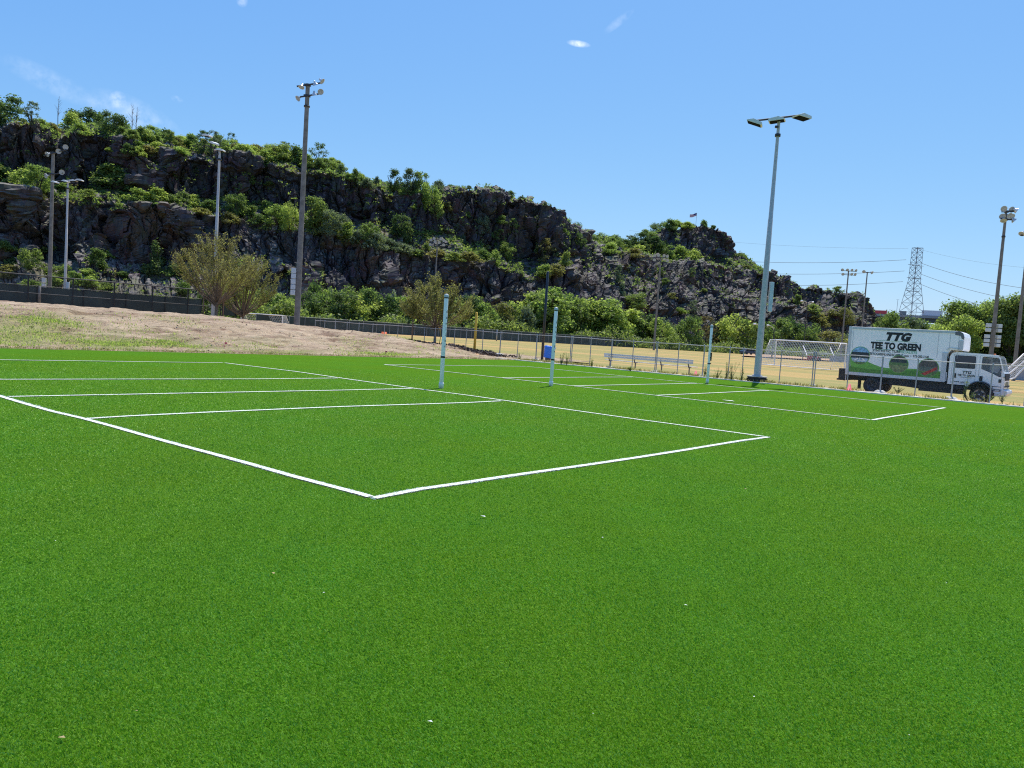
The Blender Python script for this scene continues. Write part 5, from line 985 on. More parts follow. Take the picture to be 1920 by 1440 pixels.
for (xa, za), (xb, zb) in zip(front[:-1], front[1:]): mb.add([(xa, cy0, za), (xb, cy0, zb), (xb, cy1, zb), (xa, cy1, za)], [(0, 1, 2, 3)])
mb.build('cab_front', boxw, tr_)
mb = MB(); mb.add([(CX1 - .02, cy0 + .05, 1.43), (CX1 - .02, cy1 - .05, 1.43), (CX1 - .26, cy1 - .05, 2.09), (CX1 - .26, cy0 + .05, 2.09)], [(0, 1, 2, 3)]); mb.build('windscreen', cabglass, tr_)
mb = MB(); mb.add([(x, cy0 + .02, z) for x, z in WIN_R], [tuple(range(len(WIN_R)))]); mb.build('rear_side_window', glass, tr_)
for y in (cy0 + .02, cy1 - .02): mb = MB(); mb.add([(x, y, z) for x, z in WIN_F], [tuple(range(len(WIN_F)))]); mb.build('front_side_window', cabglass, tr_)
mb = MB(); mb.add([(x, cy1 - .02, z) for x, z in WIN_R], [tuple(range(len(WIN_R)))]); mb.build('rear_side_window', glass, tr_)
def ring(name, poly, y, w_, mat):
    c = (sum(p[0] for p in poly) / len(poly), sum(p[1] for p in poly) / len(poly)); n = len(poly); ou = []
    for x, z in poly: d = Vector((x - c[0], z - c[1])); d = d.normalized() * w_; ou.append((x + d.x, z + d.y))
    mb = MB(); mb.add([(x, y, z) for x, z in poly] + [(x, y, z) for x, z in ou], [(i, (i + 1) % n, n + (i + 1) % n, n + i) for i in range(n)]); return mb.build(name, mat, tr_)
ring('window_seal', WIN_R, cy0 - .004, .022, black); ring('window_seal', WIN_F, cy0 - .004, .024, black)
tpart('interior', M('dark_interior', (.03, .03, .035), .9), lambda m: (m.box((3.65, Wd / 2, 1.15), (1.0, cy1 - cy0 - .12, .7)), m.box((4.45, .55, 1.1), (.5, .55, .5)), m.box((4.33, .55, 1.55), (.14, .5, .75)), m.box((4.45, 1.6, 1.1), (.5, .55, .5)), m.box((4.33, 1.6, 1.55), (.14, .5, .75)), m.box((5.02, Wd / 2, 1.2), (.3, cy1 - cy0 - .14, .3)), m.box((4.15, Wd / 2, .8), (2.1, cy1 - cy0 - .12, .06)), m.box((3.2, Wd / 2, 1.6), (.05, cy1 - cy0 - .12, 1.0))))
tpart('steering_wheel', black, lambda m: m.tube([Vector((4.8, 1.6, 1.42)) + Vector((.08 * math.cos(a), .19 * math.sin(a), .17 * math.cos(a))) for a in np.linspace(0, 6.28, 16)], .015, 5, cap=False))
seam = M('door_seam', (.2, .2, .21), .6)
for nm, pts_ in (('rear_door_seam', [(3.17, .8), (3.17, 1.5), (3.22, 2.05), (4.08, 2.05), (4.08, .8), (3.17, .8)]), ('front_door_seam', [(4.2, 1.0), (4.2, 2.05), (4.87, 2.04), (5.045, 1.5), (5.06, .6)])):
    mb = MB()
    for a, b in zip(pts_[:-1], pts_[1:]): mb.beam((a[0], cy0 - .001, a[1]), (b[0], cy0 - .001, b[1]), .012, .006)
    mb.build(nm, seam, tr_)
for x, z in ((3.3, 1.13), (4.3, 1.08)): tpart('door_handle', black, lambda m: m.box((x, cy0 - .012, z), (.12, .024, .2)), bevel=.012)
tpart('turn_signal', black_paint, lambda m: m.box((5.0, cy0 - .01, 1.03), (.1, .02, .15)), bevel=.01); tpart('side_vent', black_paint, lambda m: m.box((4.87, cy0 - .004, .78), (.36, .008, .025)))
tpart('side_marker', black_paint, lambda m: m.box((4.93, cy0 - .006, .63), (.24, .012, .09)), bevel=.02); tpart('side_marker_lens', M('marker_lens', (.6, .6, .58), .2), lambda m: m.box((4.93, cy0 - .013, .63), (.18, .006, .045)))
tpart('arch_liner', black, lambda m: (m.lathe([(.50, -.0), (.50, -.5)], (WB, cy0 + .01, .42), 28, rot=Matrix.Rotation(-math.pi / 2, 3, 'X'))))
mb = MB(); aa = np.linspace(math.pi - .12, .28, 16); mb.add([(WB + q * math.cos(a), cy0 - .006, .42 + q * math.sin(a)) for a in aa for q in (.525, .565)], [(2 * i, 2 * i + 2, 2 * i + 3, 2 * i + 1) for i in range(15)]); mb.build('arch_trim', M('grey_trim', (.3, .31, .33), .5), tr_)
tpart('front_bumper', M('white_bumper', (.66, .67, .68), .4), lambda m: m.prism([(CX1 - .28, .38), (CX1 + .12, .36), (CX1 + .2, .5), (CX1 + .18, .62), (CX1 + .02, .68), (CX1 - .04, .66), (CX1 - .06, .52), (CX1 - .28, .5)], .02, Wd - .02), bevel=.02)
tpart('headlight', M('headlight_glass', (.62, .63, .62), .15), lambda m: m.box((CX1 + .035, .22, .85), (.05, .3, .3)), bevel=.02); tpart('headlight', M('headlight_glass', (.62, .63, .62), .15), lambda m: m.box((CX1 + .035, Wd - .22, .85), (.05, .3, .3)), bevel=.02)
tpart('grille', black_paint, lambda m: m.box((CX1 + .045, Wd / 2, .9), (.02, 1.1, .2)))
tpart('front_skid', black, lambda m: m.box((CX1 - .42, Wd / 2, .42), (.6, Wd - .5, .1)))
tpart('wing_mirror', black, lambda m: (m.beam((CX1 - .03, cy0 + .02, 1.2), (CX1 + .06, cy0 - .06, 1.22), .02, .02), m.box((CX1 + .07, cy0 - .07, 1.22), (.04, .1, .14))), bevel=.006)
tpart('roof_lamp', M('orange_lens', (.7, .2, .05), .2), lambda m: m.box((CX1 - .42, .25, 2.15), (.08, .08, .05)), bevel=.01)
tpart('side_step', black, lambda m: (m.box((3.6, .12, .62), (.75, .2, .14)),))
tpart('exhaust_stack', black, lambda m: (m.box((3.01, .55, 1.35), (.06, .9, 1.3)), m.tube([(3.03, .35, .8), (3.03, .35, 2.0)], .04, 8)))
tpart('pale_flap', offwhite, lambda m: (m.box((2.99, .02, 1.05), (.035, .03, .4)), m.box((BX0 + .03, .02, .68), (.03, .03, .32))))
side_text('TTG', 3.74, 1.24, .16, parent=tr_, y=cy0 - .004, shear=.28, offset=.007, xs=1.1); side_text('TEE TO GREEN', 3.74, 1.12, .12, parent=tr_, y=cy0 - .004, offset=.004, xs=.82); side_text('SYNTHETIC TURF SPECIALISTS', 3.74, 1.06, .04, parent=tr_, y=cy0 - .004, xs=.85)
side_text('GVWR 14,500', 3.5, .84, .065, parent=tr_, y=cy0 - .004, offset=.003)

# ------------------------------------------------------------------ soccer goals
def net_panel(mb, a, b, c, d, n, m_, r=.006):        # a-b top edge, d-c bottom edge
    for i in range(n + 1): p = a.lerp(b, i / n); q = d.lerp(c, i / n); mb.beam(p, q, r, r)
    for j in range(m_ + 1): p = a.lerp(d, j / m_); q = b.lerp(c, j / m_); mb.beam(p, q, r, r)
def goal(label, pos, rz, W=7.32, H=2.44, top_d=.9, bot_d=2.2, nr=.012, tube=.055, nn=(44, 15)):
    t = thing('soccer_goal', label, 'soccer goal', pos, rz, 'white soccer goals')
    v = Vector; mb = MB(); mb.tube([v((0, 0, 0)), v((0, 0, H)), ], tube, 8); mb.build('goal_post', white, t); mb = MB(); mb.tube([v((W, 0, 0)), v((W, 0, H))], tube, 8); mb.build('goal_post', white, t)
    mb = MB(); mb.tube([v((-.03, 0, H)), v((W + .03, 0, H))], tube, 8); mb.build('crossbar', white, t)
    for x in (0, W):
        mb = MB(); mb.tube([v((x, 0, H)), v((x, top_d, H - .02)), v((x, bot_d, .04)), v((x, 0, .04))], tube * .55, 7); mb.build('side_frame', white, t)
    mb = MB(); mb.tube([v((0, bot_d, .04)), v((W, bot_d, .04))], tube * .7, 7); mb.build('ground_bar', white, t)
    mb = MB(); net_panel(mb, v((0, 0, H)), v((W, 0, H)), v((W, top_d, H - .03)), v((0, top_d, H - .03)), nn[0], 4, nr)
    net_panel(mb, v((0, top_d, H - .03)), v((W, top_d, H - .03)), v((W, bot_d, .05)), v((0, bot_d, .05)), nn[0], nn[1], nr)
    for x in (0, W): net_panel(mb, v((x, 0, H)), v((x, top_d, H)), v((x, bot_d, .05)), v((x, 0, .05)), 9, nn[1], nr)
    mb.build('net', net, t); return t
g0 = at(1452, 682, 77); g0.z = .1; g1 = at(1583, 692, 71.5); g1.z = .1; d = g0 - g1
goal('white soccer goal with net just left of the truck', g1, math.atan2(d.y, d.x), W=d.xy.length, H=2.5, top_d=1.1, bot_d=2.6, nr=.015, tube=.06)
bpy.data.objects[-1] if False else None
f0 = at(452, 604, 131); f0.z = -.2; f1 = at(529, 611, 127); f1.z = -.2; d = f1 - f0
goal('small far soccer goal showing over the crest of the bank, under the olive trees', f0, math.atan2(d.y, d.x), W=d.xy.length, H=2.2, top_d=.8, bot_d=2.2, nr=.02, tube=.08, nn=(24, 8))
h0 = at(1926, 712, 44); h0.z = 0.0; h1 = at(1990, 716, 47); h1.z = 0; d = h1 - h0
hg = thing('tilted_goal', 'slanting white goal frame with netting at the right edge, past the truck', 'soccer goal', at(1890, 697, 50))
v0, v1, v2, v3 = at(1878, 703, 50), at(1919, 664, 50), at(1882, 712, 48), at(1926, 671, 48)
mb = MB()
for q in ([v0, v1, at(1935, 661, 50.5), at(1990, 668, 50)], [at(1886, 706, 49), at(1922, 676, 49), at(1930, 674, 49)], [at(1880, 710.5, 48), at(1896, 711, 48), at(1903, 708, 48), at(1940, 668, 48)]): mb.tube([x - hg.location for x in q], .045, 7)
mb.build('frame', white, hg); mb = MB(); net_panel(mb, v0 - hg.location, v1 - hg.location, at(1940, 668, 48) - hg.location, at(1896, 711, 48) - hg.location, 16, 8, .012); mb.build('net', net, hg)

# ------------------------------------------------------------------ small things out on the field
def car(label, pos, rz, L, paint, roof, name='parked_car'):
    t = thing(name, label, 'car', pos, rz); mb = MB(); mb.prism([(-L / 2, .35), (L / 2, .35), (L / 2, .72), (L * .3, .88), (-L * .42, .92), (-L / 2, .8)], -.85, .85); mb.build('body', paint, t, bevel=.06)
    mb = MB(); mb.prism([(-L * .38, .9), (L * .26, .88), (L * .1, 1.38), (-L * .26, 1.42)], -.74, .74); mb.build('cabin', glass, t, bevel=.03)
    mb = MB(); mb.box((-L * .08, 0, 1.43), (L * .34, 1.4, .05)); mb.build('roof', roof, t, bevel=.02)
    for x in (-L * .32, L * .32):
        for y in (-.86, .86):
            mb = MB(); mb.lathe([(0, -.1), (.32, -.1), (.32, .1), (0, .1)], (x, y, .32), 16, rot=Matrix.Rotation(math.pi / 2, 3, 'X')); mb.build('wheel', black, t)
    return t
p = at(1404, 664, 186); p.z = .1; car('dark blue car with a pale roof partly hidden behind the large galvanised pole', p, .45, 4.6, M('dark_blue_paint', (.03, .05, .09), .25), M('pale_blue_paint', (.3, .42, .5), .25))
p = at(1526, 673, 136); p.z = .14; t = thing('utility_cart', 'small red utility cart raising dust on the infield behind the goal', 'utility cart', p, .3)
mb = MB(); mb.prism([(-1.0, .3), (1.0, .3), (1.05, .7), (.5, .8), (.3, .62), (-.2, .62), (-.25, .85), (-1.0, .85)], -.6, .6); mb.build('body', red, t, bevel=.04)
mb = MB(); mb.box((-.05, 0, .8), (.4, 1.0, .25)); mb.build('seat', black, t, bevel=.04); mb = MB()
for x, y in ((.45, -.55), (.45, .55), (-.3, -.55), (-.3, .55)): mb.beam((x, y, .7), (x * .7, y, 1.6), .05, .05)
mb.box((.03, 0, 1.62), (.9, 1.15, .05)); mb.build('roll_cage', black_paint, t)
for x in (-.62, .66):
    for y in (-.62, .62): mb = MB(); mb.lathe([(0, -.1), (.15, -.1), (.16, -.08), (.33, -.1), (.33, .1), (.16, .08), (0, .1)], (x, y, .33), 16, rot=Matrix.Rotation(math.pi / 2, 3, 'X')); mb.build('wheel', black, t)
mb = MB(); mb.box((-1.7, 0, .2), (.8, 1.1, .16)); mb.beam((-1.3, 0, .25), (-.9, 0, .35), .05, .05); mb.build('drag_mat', red, t)
# low grey wall and bleachers behind the goal
a = at(1558, 676, 150); b = at(1605, 680, 146); a.z = b.z = .1
t = thing('bleachers', 'small metal bleachers with white end rails seen through the goal net', 'bleachers', at(1515, 672, 150) * 1, .25); t.location.z = .1
for i in range(4): mb = MB(); mb.box((2.6, .55 * i, .45 + .42 * i), (6.4, .28, .06)); mb.build('seat_plank', alu, t)
for x in (0, 2.6, 5.2): mb = MB(); mb.beam((x, -.1, .1), (x, 1.8, 1.7), .06, .06); mb.beam((x, 1.8, 0), (x, 1.8, 1.7), .06, .06); mb.beam((x, 0, 0), (x, 0, .4), .06, .06); mb.build('support_frame', galv_dull, t)
for x in (-.5, 5.6): mb = MB(); mb.beam((x, -.3, .9), (x + .5, 1.9, 2.7), .14, .14); mb.build('end_rail', white, t)
mb = MB(); mb.box((0, 0, .65), (7.5, .25, 1.1)); mb.box((0, 0, 1.22), (7.7, .35, .06)); o = mb.build('low_wall', grey_wall); o.location = at(1590, 679, 143); o.location.z = .1; o.rotation_euler = (0, 0, .2); tag(o, 'low grey wall beside the bleachers, left of the truck box', 'wall')
p = at(1895, 692, 84); p.z = 0; t = thing('storage_shed', 'low grey shed with a dark flat roof between the cab and the white goal frame', 'shed', p, -.35)
mb = MB(); mb.box((0, 0, .85), (6, 3, 1.7)); mb.build('wall', grey_wall, t); mb = MB(); mb.box((.4, 0, 1.78), (7.4, 3.6, .12)); mb.build('roof', M('grey_roof_edge', (.16, .16, .16), .7), t); mb = MB(); mb.box((3.6, -1.3, .85), (.12, .12, 1.7)); mb.box((3.2, .4, .85), (.6, 2, 1.68)); mb.build('dark_bay', black_paint, t)
# traffic barrel
p = at(720, 627, 64.5); p.z = .12 ; mbz = p.z
t = thing('traffic_barrel', 'orange and white striped traffic barrel at the fence behind the bank', 'barrel', p)
for i, (z0, z1) in enumerate(((0, .22), (.22, .40), (.40, .60), (.60, .78), (.78, .98))): mb = MB(); mb.lathe([(0 if i == 0 else .24, z0), (.27 - z0 * .06, z0), (.27 - z1 * .06, z1), (0, z1)], n=14); mb.build('orange_band' if i % 2 == 0 else 'white_band', orange if i % 2 == 0 else white, t)
t.location.z = gz(p)
# pink markers
def marker(x, y, Z, h, label, kind='flag', z=None):
    p = at(x, y, Z); u_, v_ = p.dot(E1), p.dot(E2); p.z = (bank_z(u_, v_) if v_ > V_EDGE and u_ < 44 else gz(p)) if z is None else z; mb = MB()
    if kind == 'cone': mb.lathe([(0, 0), (.14, 0), (.14, .025), (.105, .03), (.03, h), (0, h)], n=14); mb.box((0, 0, .012), (.34, .34, .024))
    else: mb.beam((0, 0, 0), (0, 0, h), .008, .008); mb.add([(0, 0, h), (.09, .03, h - .01), (.085, .02, h - .08), (0, 0, h - .08), (0, .006, h), (.09, .036, h - .01), (.085, .026, h - .08), (0, .006, h - .08)], [(0, 1, 2, 3), (7, 6, 5, 4)])
    o = mb.build('marker_cone' if kind == 'cone' else 'marker_flag', pink); o.location = p; return tag(o, label, 'cone' if kind == 'cone' else 'marker flag', 'pink markers round the turf')
marker(1304, 706, 39.2, .27, 'small pink cone at the turf edge near the right end of the bench', 'cone', 0); marker(1592, 734, 33.6, .30, 'pink cone on the kerb by the rear of the truck', 'cone', .02)
marker(421, 656, 33.0, .3, 'pink marker flag at the foot of the bank, left part'); marker(722, 669, 37.4, .32, 'pink marker flag at the foot of the bank, towards the left volleyball post')

# ------------------------------------------------------------------ pylon, cables, overpass
def pylon():
    Zp = 340; b = at(1700, 674, Zp); b.z = -1; topz = at(1709, 464, Zp).z; H = topz - b.z; t = thing('power_pylon', 'tall steel lattice power pylon against the sky behind the overpass', 'pylon', b, .35)
    def wd(z): f = z / H; return np.interp(f, (0, .47, .73, 1), (6.2, 3.3, 1.65, 1.5))
    mb = MB(); th = .115
    for sx, sy in ((-1, -1), (1, -1), (1, 1), (-1, 1)):
        zs = [0, .47 * H, .73 * H, H]
        for a, c in zip(zs[:-1], zs[1:]): mb.beam((sx * wd(a), sy * wd(a), a), (sx * wd(c), sy * wd(c), c), th * 1.5, th * 1.5)
    mb.build('leg_frame', lattice_m, t)
    mb = MB(); z = 0; zs = [0]
    while z < H - 1: z += max(2.2, wd(z) * 1.15); zs.append(min(z, H))
    for a, c in zip(zs[:-1], zs[1:]):
        wa, wc = wd(a), wd(c)
        for s1, s2 in (((-1, -1), (1, -1)), ((1, -1), (1, 1)), ((1, 1), (-1, 1)), ((-1, 1), (-1, -1))):
            mb.beam((s1[0] * wa, s1[1] * wa, a), (s2[0] * wc, s2[1] * wc, c), th * .7, th * .7); mb.beam((s2[0] * wa, s2[1] * wa, a), (s1[0] * wc, s1[1] * wc, c), th * .7, th * .7); mb.beam((s1[0] * wc, s1[1] * wc, c), (s2[0] * wc, s2[1] * wc, c), th * .7, th * .7)
    mb.build('bracing', lattice_m, t)
    for f in (.995, .85, .74, .63, .1 + .12):
        mb = MB(); L = 4.4 if .5 < f < .99 else (2.2 if f > .9 else 6); zz = f * H
        for y in (-.6, .6): mb.beam((-L, 0, zz + .1), (0, y * wd(zz), zz), th * .9, th * .9); mb.beam((L, 0, zz + .1), (0, y * wd(zz), zz), th * .9, th * .9)
        mb.beam((-L, 0, zz + .1), (L, 0, zz + .1), th, th); mb.build('cross_arm', lattice_m, t)
    return t
pylon()
def sag(name, p, q, s, label, r=.055, grp='power lines of the pylon'):
    pts_ = [p.lerp(q, i / 24) - Vector((0, 0, s * 4 * (i / 24) * (1 - i / 24))) for i in range(25)]; mb = MB(); mb.tube(pts_, r, 4, cap=False); return tag(mb.build(name, cable), label, 'cable', grp)
for x0, y0, x1, y1, lab in ((1699, 487, 1380, 486, 'highest thick power line running left from the pylon'), (1696, 508, 1380, 508, 'middle power line running left from the pylon'), (1693, 528, 1400, 532, 'lowest power line running left from the pylon')):
    sag('power_line', at(x0, y0, 338), at(x1 - 240, y1 - 4 - 18, 420), 4.0, lab, .075)
sag('power_line', at(1703, 466, 340), at(1180, 432, 430), 2.5, 'thin topmost wire running left from the pylon', .03)
for x0, y0, x1, y1, lab in ((1729, 494, 1925, 541, 'highest thick power line running right from the pylon'), (1727, 514, 1925, 566, 'middle power line running right from the pylon'), (1724, 532, 1925, 592, 'lowest power line running right from the pylon')): sag('power_line', at(x0, y0, 338), at(x1, y1, 300), 1.2, lab, .07)
sag('power_line', at(1726, 468, 338), at(1925, 502, 300), 1.0, 'thin topmost wire running right from the pylon', .028)
def overpass():
    a = at(1600, 594, 455); b = at(1900, 606, 415); a.z = (at(1640, 590, 450)).z; b.z = at(1760, 598, 430).z; d = b - a; t = thing('highway_overpass', 'grey elevated highway crossing behind the trees under the pylon', 'overpass', a, math.atan2(d.y, d.x)); L = d.xy.length + 60
    mb = MB(); mb.box((L / 2 - 20, 0, -.9), (L + 60, 14, .5)); mb.box((L / 2 - 20, -7, -.45), (L + 60, .4, 1.3)); mb.box((L / 2 - 20, 7, -.45), (L + 60, .4, 1.3)); mb.build('deck', deck_m, t)
    mb = MB(); mb.box((L / 2 - 20, -5, -2.2), (L + 60, .6, 2.1)); mb.box((L / 2 - 20, 5, -2.2), (L + 60, .6, 2.1)); mb.build('girder', M('blue_grey_girder', (.07, .085, .11), .6), t)
    for i in range(6): mb = MB(); mb.box((i * 28 - 10, 0, -14), (2, 8, 22)); mb.build('pier', deck_m, t)
    for i, x in enumerate((22, 32, 74)): mb = MB(); mb.tube([(x, 6.5, -.5), (x, 6.5, 9.5 - (i == 1) * 2)], [.14, .09], 6); mb.beam((x - .8, 6.5, 9.4 - (i == 1) * 2), (x + .8, 6.5, 9.4 - (i == 1) * 2), .15, .1); mb.build('lamp_mast', galv_dull, t)
    return t, d.normalized(), a
ov, od, oa = overpass()
def lorry(x, y, Z, L, H, mat, label):
    p = at(x, y, Z); s = (p - oa).dot(od); p = oa + od * s; p.z = oa.z + (at(1760, 598, 430).z - oa.z) * 0 - .6 + ((at(1760, 598, 430).z - oa.z) / max(1, (at(1900, 606, 415) - oa).xy.length)) * 0; t = thing('lorry', label, 'lorry', p, math.atan2(od.y, od.x), 'lorries on the overpass')
    mb = MB(); mb.box((0, 0, 1.2 + H / 2), (L, 2.5, H)); mb.build('trailer', mat, t, bevel=.05); mb = MB(); mb.box((0, 0, 1.0), (L * .95, 1, .3)); mb.build('chassis', black, t)
    for xx in (-L * .38, -L * .3, L * .35):
        mb = MB(); mb.lathe([(0, -1.2), (.5, -1.2), (.5, 1.2), (0, 1.2)], (xx, 0, .5), 12, rot=Matrix.Rotation(math.pi / 2, 3, 'X')); mb.build('wheel', black, t)
lorry(1650, 588, 450, 7.5, 1.9, M('red_trailer', (.5, .05, .05), .5), 'red lorry trailer on the overpass at the end of the cliff'); lorry(1694, 588, 445, 3.4, 2.0, M('grey_van', (.16, .18, .18), .5), 'small dark lorry on the overpass left of the pylon base'); lorry(1748, 590, 438, 10, 2.9, M('white_trailer', (.55, .56, .58), .5), 'white lorry trailer on the overpass right of the pylon base')
# flag on the knoll
p = surf(KG, KT, 1304, 426, 2.5); t = thing('flagpole', 'tiny flagpole with a striped flag on top of the rocky knoll', 'flagpole', p); mb = MB(); H = at(1304, 399, p.y).z - p.z; mb.tube([(0, 0, -1), (0, 0, H)], .07, 6); mb.build('pole', galv, t)
mb = MB(); N = 12; Lf, Hf = 3.1, 1.3
redf, whf, blf = M('flag_red', (.5, .03, .04), .8), M('flag_white', (.7, .7, .7), .8), M('flag_blue', (.03, .04, .2), .8)
fp = lambda u, v, dy=0: (-Lf * u, .35 * math.sin(u * 5) + dy, H - .1 - Hf * (1 - v) - u * .9 + .12 * math.sin(u * 6 + 1))
for j in range(13):
    for i in range(N):
        mi = 2 if (i < 5 and j > 5) else (0 if j % 2 == 0 else 1); mb.add([fp(i / N, j / 13), fp((i + 1) / N, j / 13), fp((i + 1) / N, (j + 1) / 13), fp(i / N, (j + 1) / 13)], [(0, 1, 2, 3)], mi)
mb.build('flag', [redf, whf, blf], t)

# ------------------------------------------------------------------ weeds, tufts, debris
def blades(name, pts, n, h, w_, mat, label, cat, seed, spread=.12, broadleaf=False, zf=None):
    r = np.random.default_rng(seed); k = r.integers(0, len(pts), n); P = np.array([tuple(p) for p in pts])[k]; sc_ = np.array([getattr(p, 's', 1.0) if False else 1.0 for p in pts])[k]
    c = P + r.normal(size=(n, 3)) * np.array([spread, spread, 0]); a = r.random(n) * 6.283; d = np.stack([np.cos(a), np.sin(a), np.zeros(n)], 1); up = np.array([0, 0, 1.]); hh = h * (.4 + .8 * r.random(n))[:, None]; ln = (.2 + .7 * r.random(n))[:, None]
    s = np.stack([-d[:, 1], d[:, 0], np.zeros(n)], 1) * w_ * (.6 + .8 * r.random(n))[:, None]
    if broadleaf: c = c + up * (hh * r.random(n)[:, None]); hh = hh * .25
    m1 = c + up * hh * .6 + d * hh * ln * .3; tip = c + up * hh + d * hh * ln
    v = np.stack([c - s * .6, m1 - s, tip, m1 + s], 1).reshape(-1, 3); return tag(link(name, npmesh(name, v, quads(n), mat)), label, cat, None, 'stuff')
rr = random.Random(3)
pts = []
for i in range(700):
    v = rr.uniform(-28, V_EDGE); 
    if float(vnoise(np.array(v * .7), np.array(3.), 5)) > .42 or rr.random() < .2: pts.append(UV(U_EDGE + .25 + abs(rr.gauss(.1, .45)), v, 0))
blades('weeds', pts, 9000, .16, .012, leaf_olive, 'patchy low weeds and dry grass along the kerb of the turf', 'weeds', 3)
def weed(x, y, Z, h, w_, label, tone='mid', n=220):
    p = at(x, y, Z); p.z = 0; r_ = random.Random(int(x)); mb = MB(); m_ = []
    for s_ in range(7 if w_ > .3 else 3):
        a = r_.random() * 6.28; l = w_ * .5 * r_.random(); hh = h * r_.uniform(.5, 1); e = Vector((math.cos(a) * l, math.sin(a) * l, hh)); mb.tube([(0, 0, 0), e * .5 + Vector((0, 0, .03)), e], [.008, .006, .003], 4)
        for q in range(n // 8):
            f = r_.uniform(.15, 1); c = e * f; aa = r_.random() * 6.28; L_ = r_.uniform(.04, .1); dd = Vector((math.cos(aa), math.sin(aa), r_.uniform(-.2, .6))) * L_; sd = Vector((-dd.y, dd.x, 0)) * .3; mb.add([c, c + dd * .5 + sd, c + dd, c + dd * .5 - sd], [(0, 1, 2, 3)], 1)
    o = mb.build('weed', [leaf_dark, TONES[tone]]); o.location = p; return tag(o, label, 'weed', 'weeds along the kerb')
for x, y, Z, h, w_, lab in ((973, 679, 46, .5, .6, 'small weed on the kerb left of the blue bin'), (1052, 686, 42.5, .75, .5, 'weed just right of the padded middle post'), (1062, 687, 42, .8, .6, 'pointed weed to the right of the padded middle post, second of the pair'), (1110, 690, 42, .6, .6, 'bushy weed by the kerb left of the bench'), (1182, 697, 40, .3, .4, 'tiny weed under the middle of the bench'), (1322, 701, 38.5, .75, .4, 'thin weed beside the right volleyball post'),
        (1345, 711, 37.6, .6, .5, 'weed between the right post and the galvanised pole, first of the row'), (1361, 713, 37.4, .9, .6, 'tallest weed between the right post and the galvanised pole'), (1371, 715, 37, .9, .7, 'dark bushy weed left of the galvanised pole'), (1390, 716, 36.8, .75, .4, 'thin weed nearest the galvanised pole on its left'), (1683, 745, 34.2, .4, .6, 'low weed in front of the truck box'),
        (1806, 754, 32.8, 1.15, .5, 'tall yellowish weed in front of the truck front wheel'), (1818, 757, 32.6, .5, .9, 'low spreading weed under the truck front wheel'), (1852, 760, 32.2, .3, .9, 'low weed in front of the truck bumper'), (1878, 762, 32, .45, .8, 'weed on the kerb past the truck bumper')):
    weed(x, y, Z, h, w_, lab, 'light' if 'yellow' in lab else 'mid')
pts = []
for i in range(2600):
    u_ = rr.uniform(-25, 38); v_ = V_EDGE + abs(rr.gauss(0, .25)) + .02; pts.append(UV(u_, v_, max(0, bank_z(u_, v_)) - .01))
blades('dry_grass', pts, 9000, .09, .008, leaf_olive, 'fringe of short grass where the bank meets the turf', 'grass', 6, .08)
pts = []
for i in range(9000):
    u_ = rr.uniform(-8, 34); v_ = rr.uniform(V_EDGE + .3, V_EDGE + 7.5)
    if float(fbm(np.array(u_ * .5), np.array(v_ * .8), 61)) > .575 - .11 * (u_ < 16): pts.append(UV(u_, v_, bank_z(u_, v_) - .01))
for (pu, pv, ru, rv) in ((10.6, 31.6, 2.2, 1.4), (8.0, 30.4, 1.8, .8), (13.2, 30.7, 1.5, .7), (12.0, 33.6, 1.3, .7), (15.6, 30.9, 1.3, .6), (26.6, 30.2, 2.0, .5)):
    for _ in range(700):
        u_ = rr.gauss(pu, ru * .55); v_ = max(V_EDGE + .2, rr.gauss(pv, rv * .55)); pts.append(UV(u_, v_, bank_z(u_, v_) - .01))
blades('grass_tufts', pts, 15000, .10, .012, leaf_light, 'patches of fresh green grass sprouting on the bank', 'grass', 9, .12)
clods('soil_clods', [(UV(-12, V_EDGE + 1.2), UV(36, V_EDGE + .9)), (UV(-12, V_EDGE + 4.5), UV(33, V_EDGE + 4.0)), (UV(-12, V_EDGE + 7.5), UV(30, V_EDGE + 7.0)), (UV(-5, V_EDGE + 3), UV(34, V_EDGE + 2.2)), (UV(0, V_EDGE + 6), UV(30, V_EDGE + 5.5))], .05, M('dark_soil', (.13, .08, .05), .95, 0, .4, 8), 'dark clods of soil scattered over the bank', 'soil', 700, 12, .02)
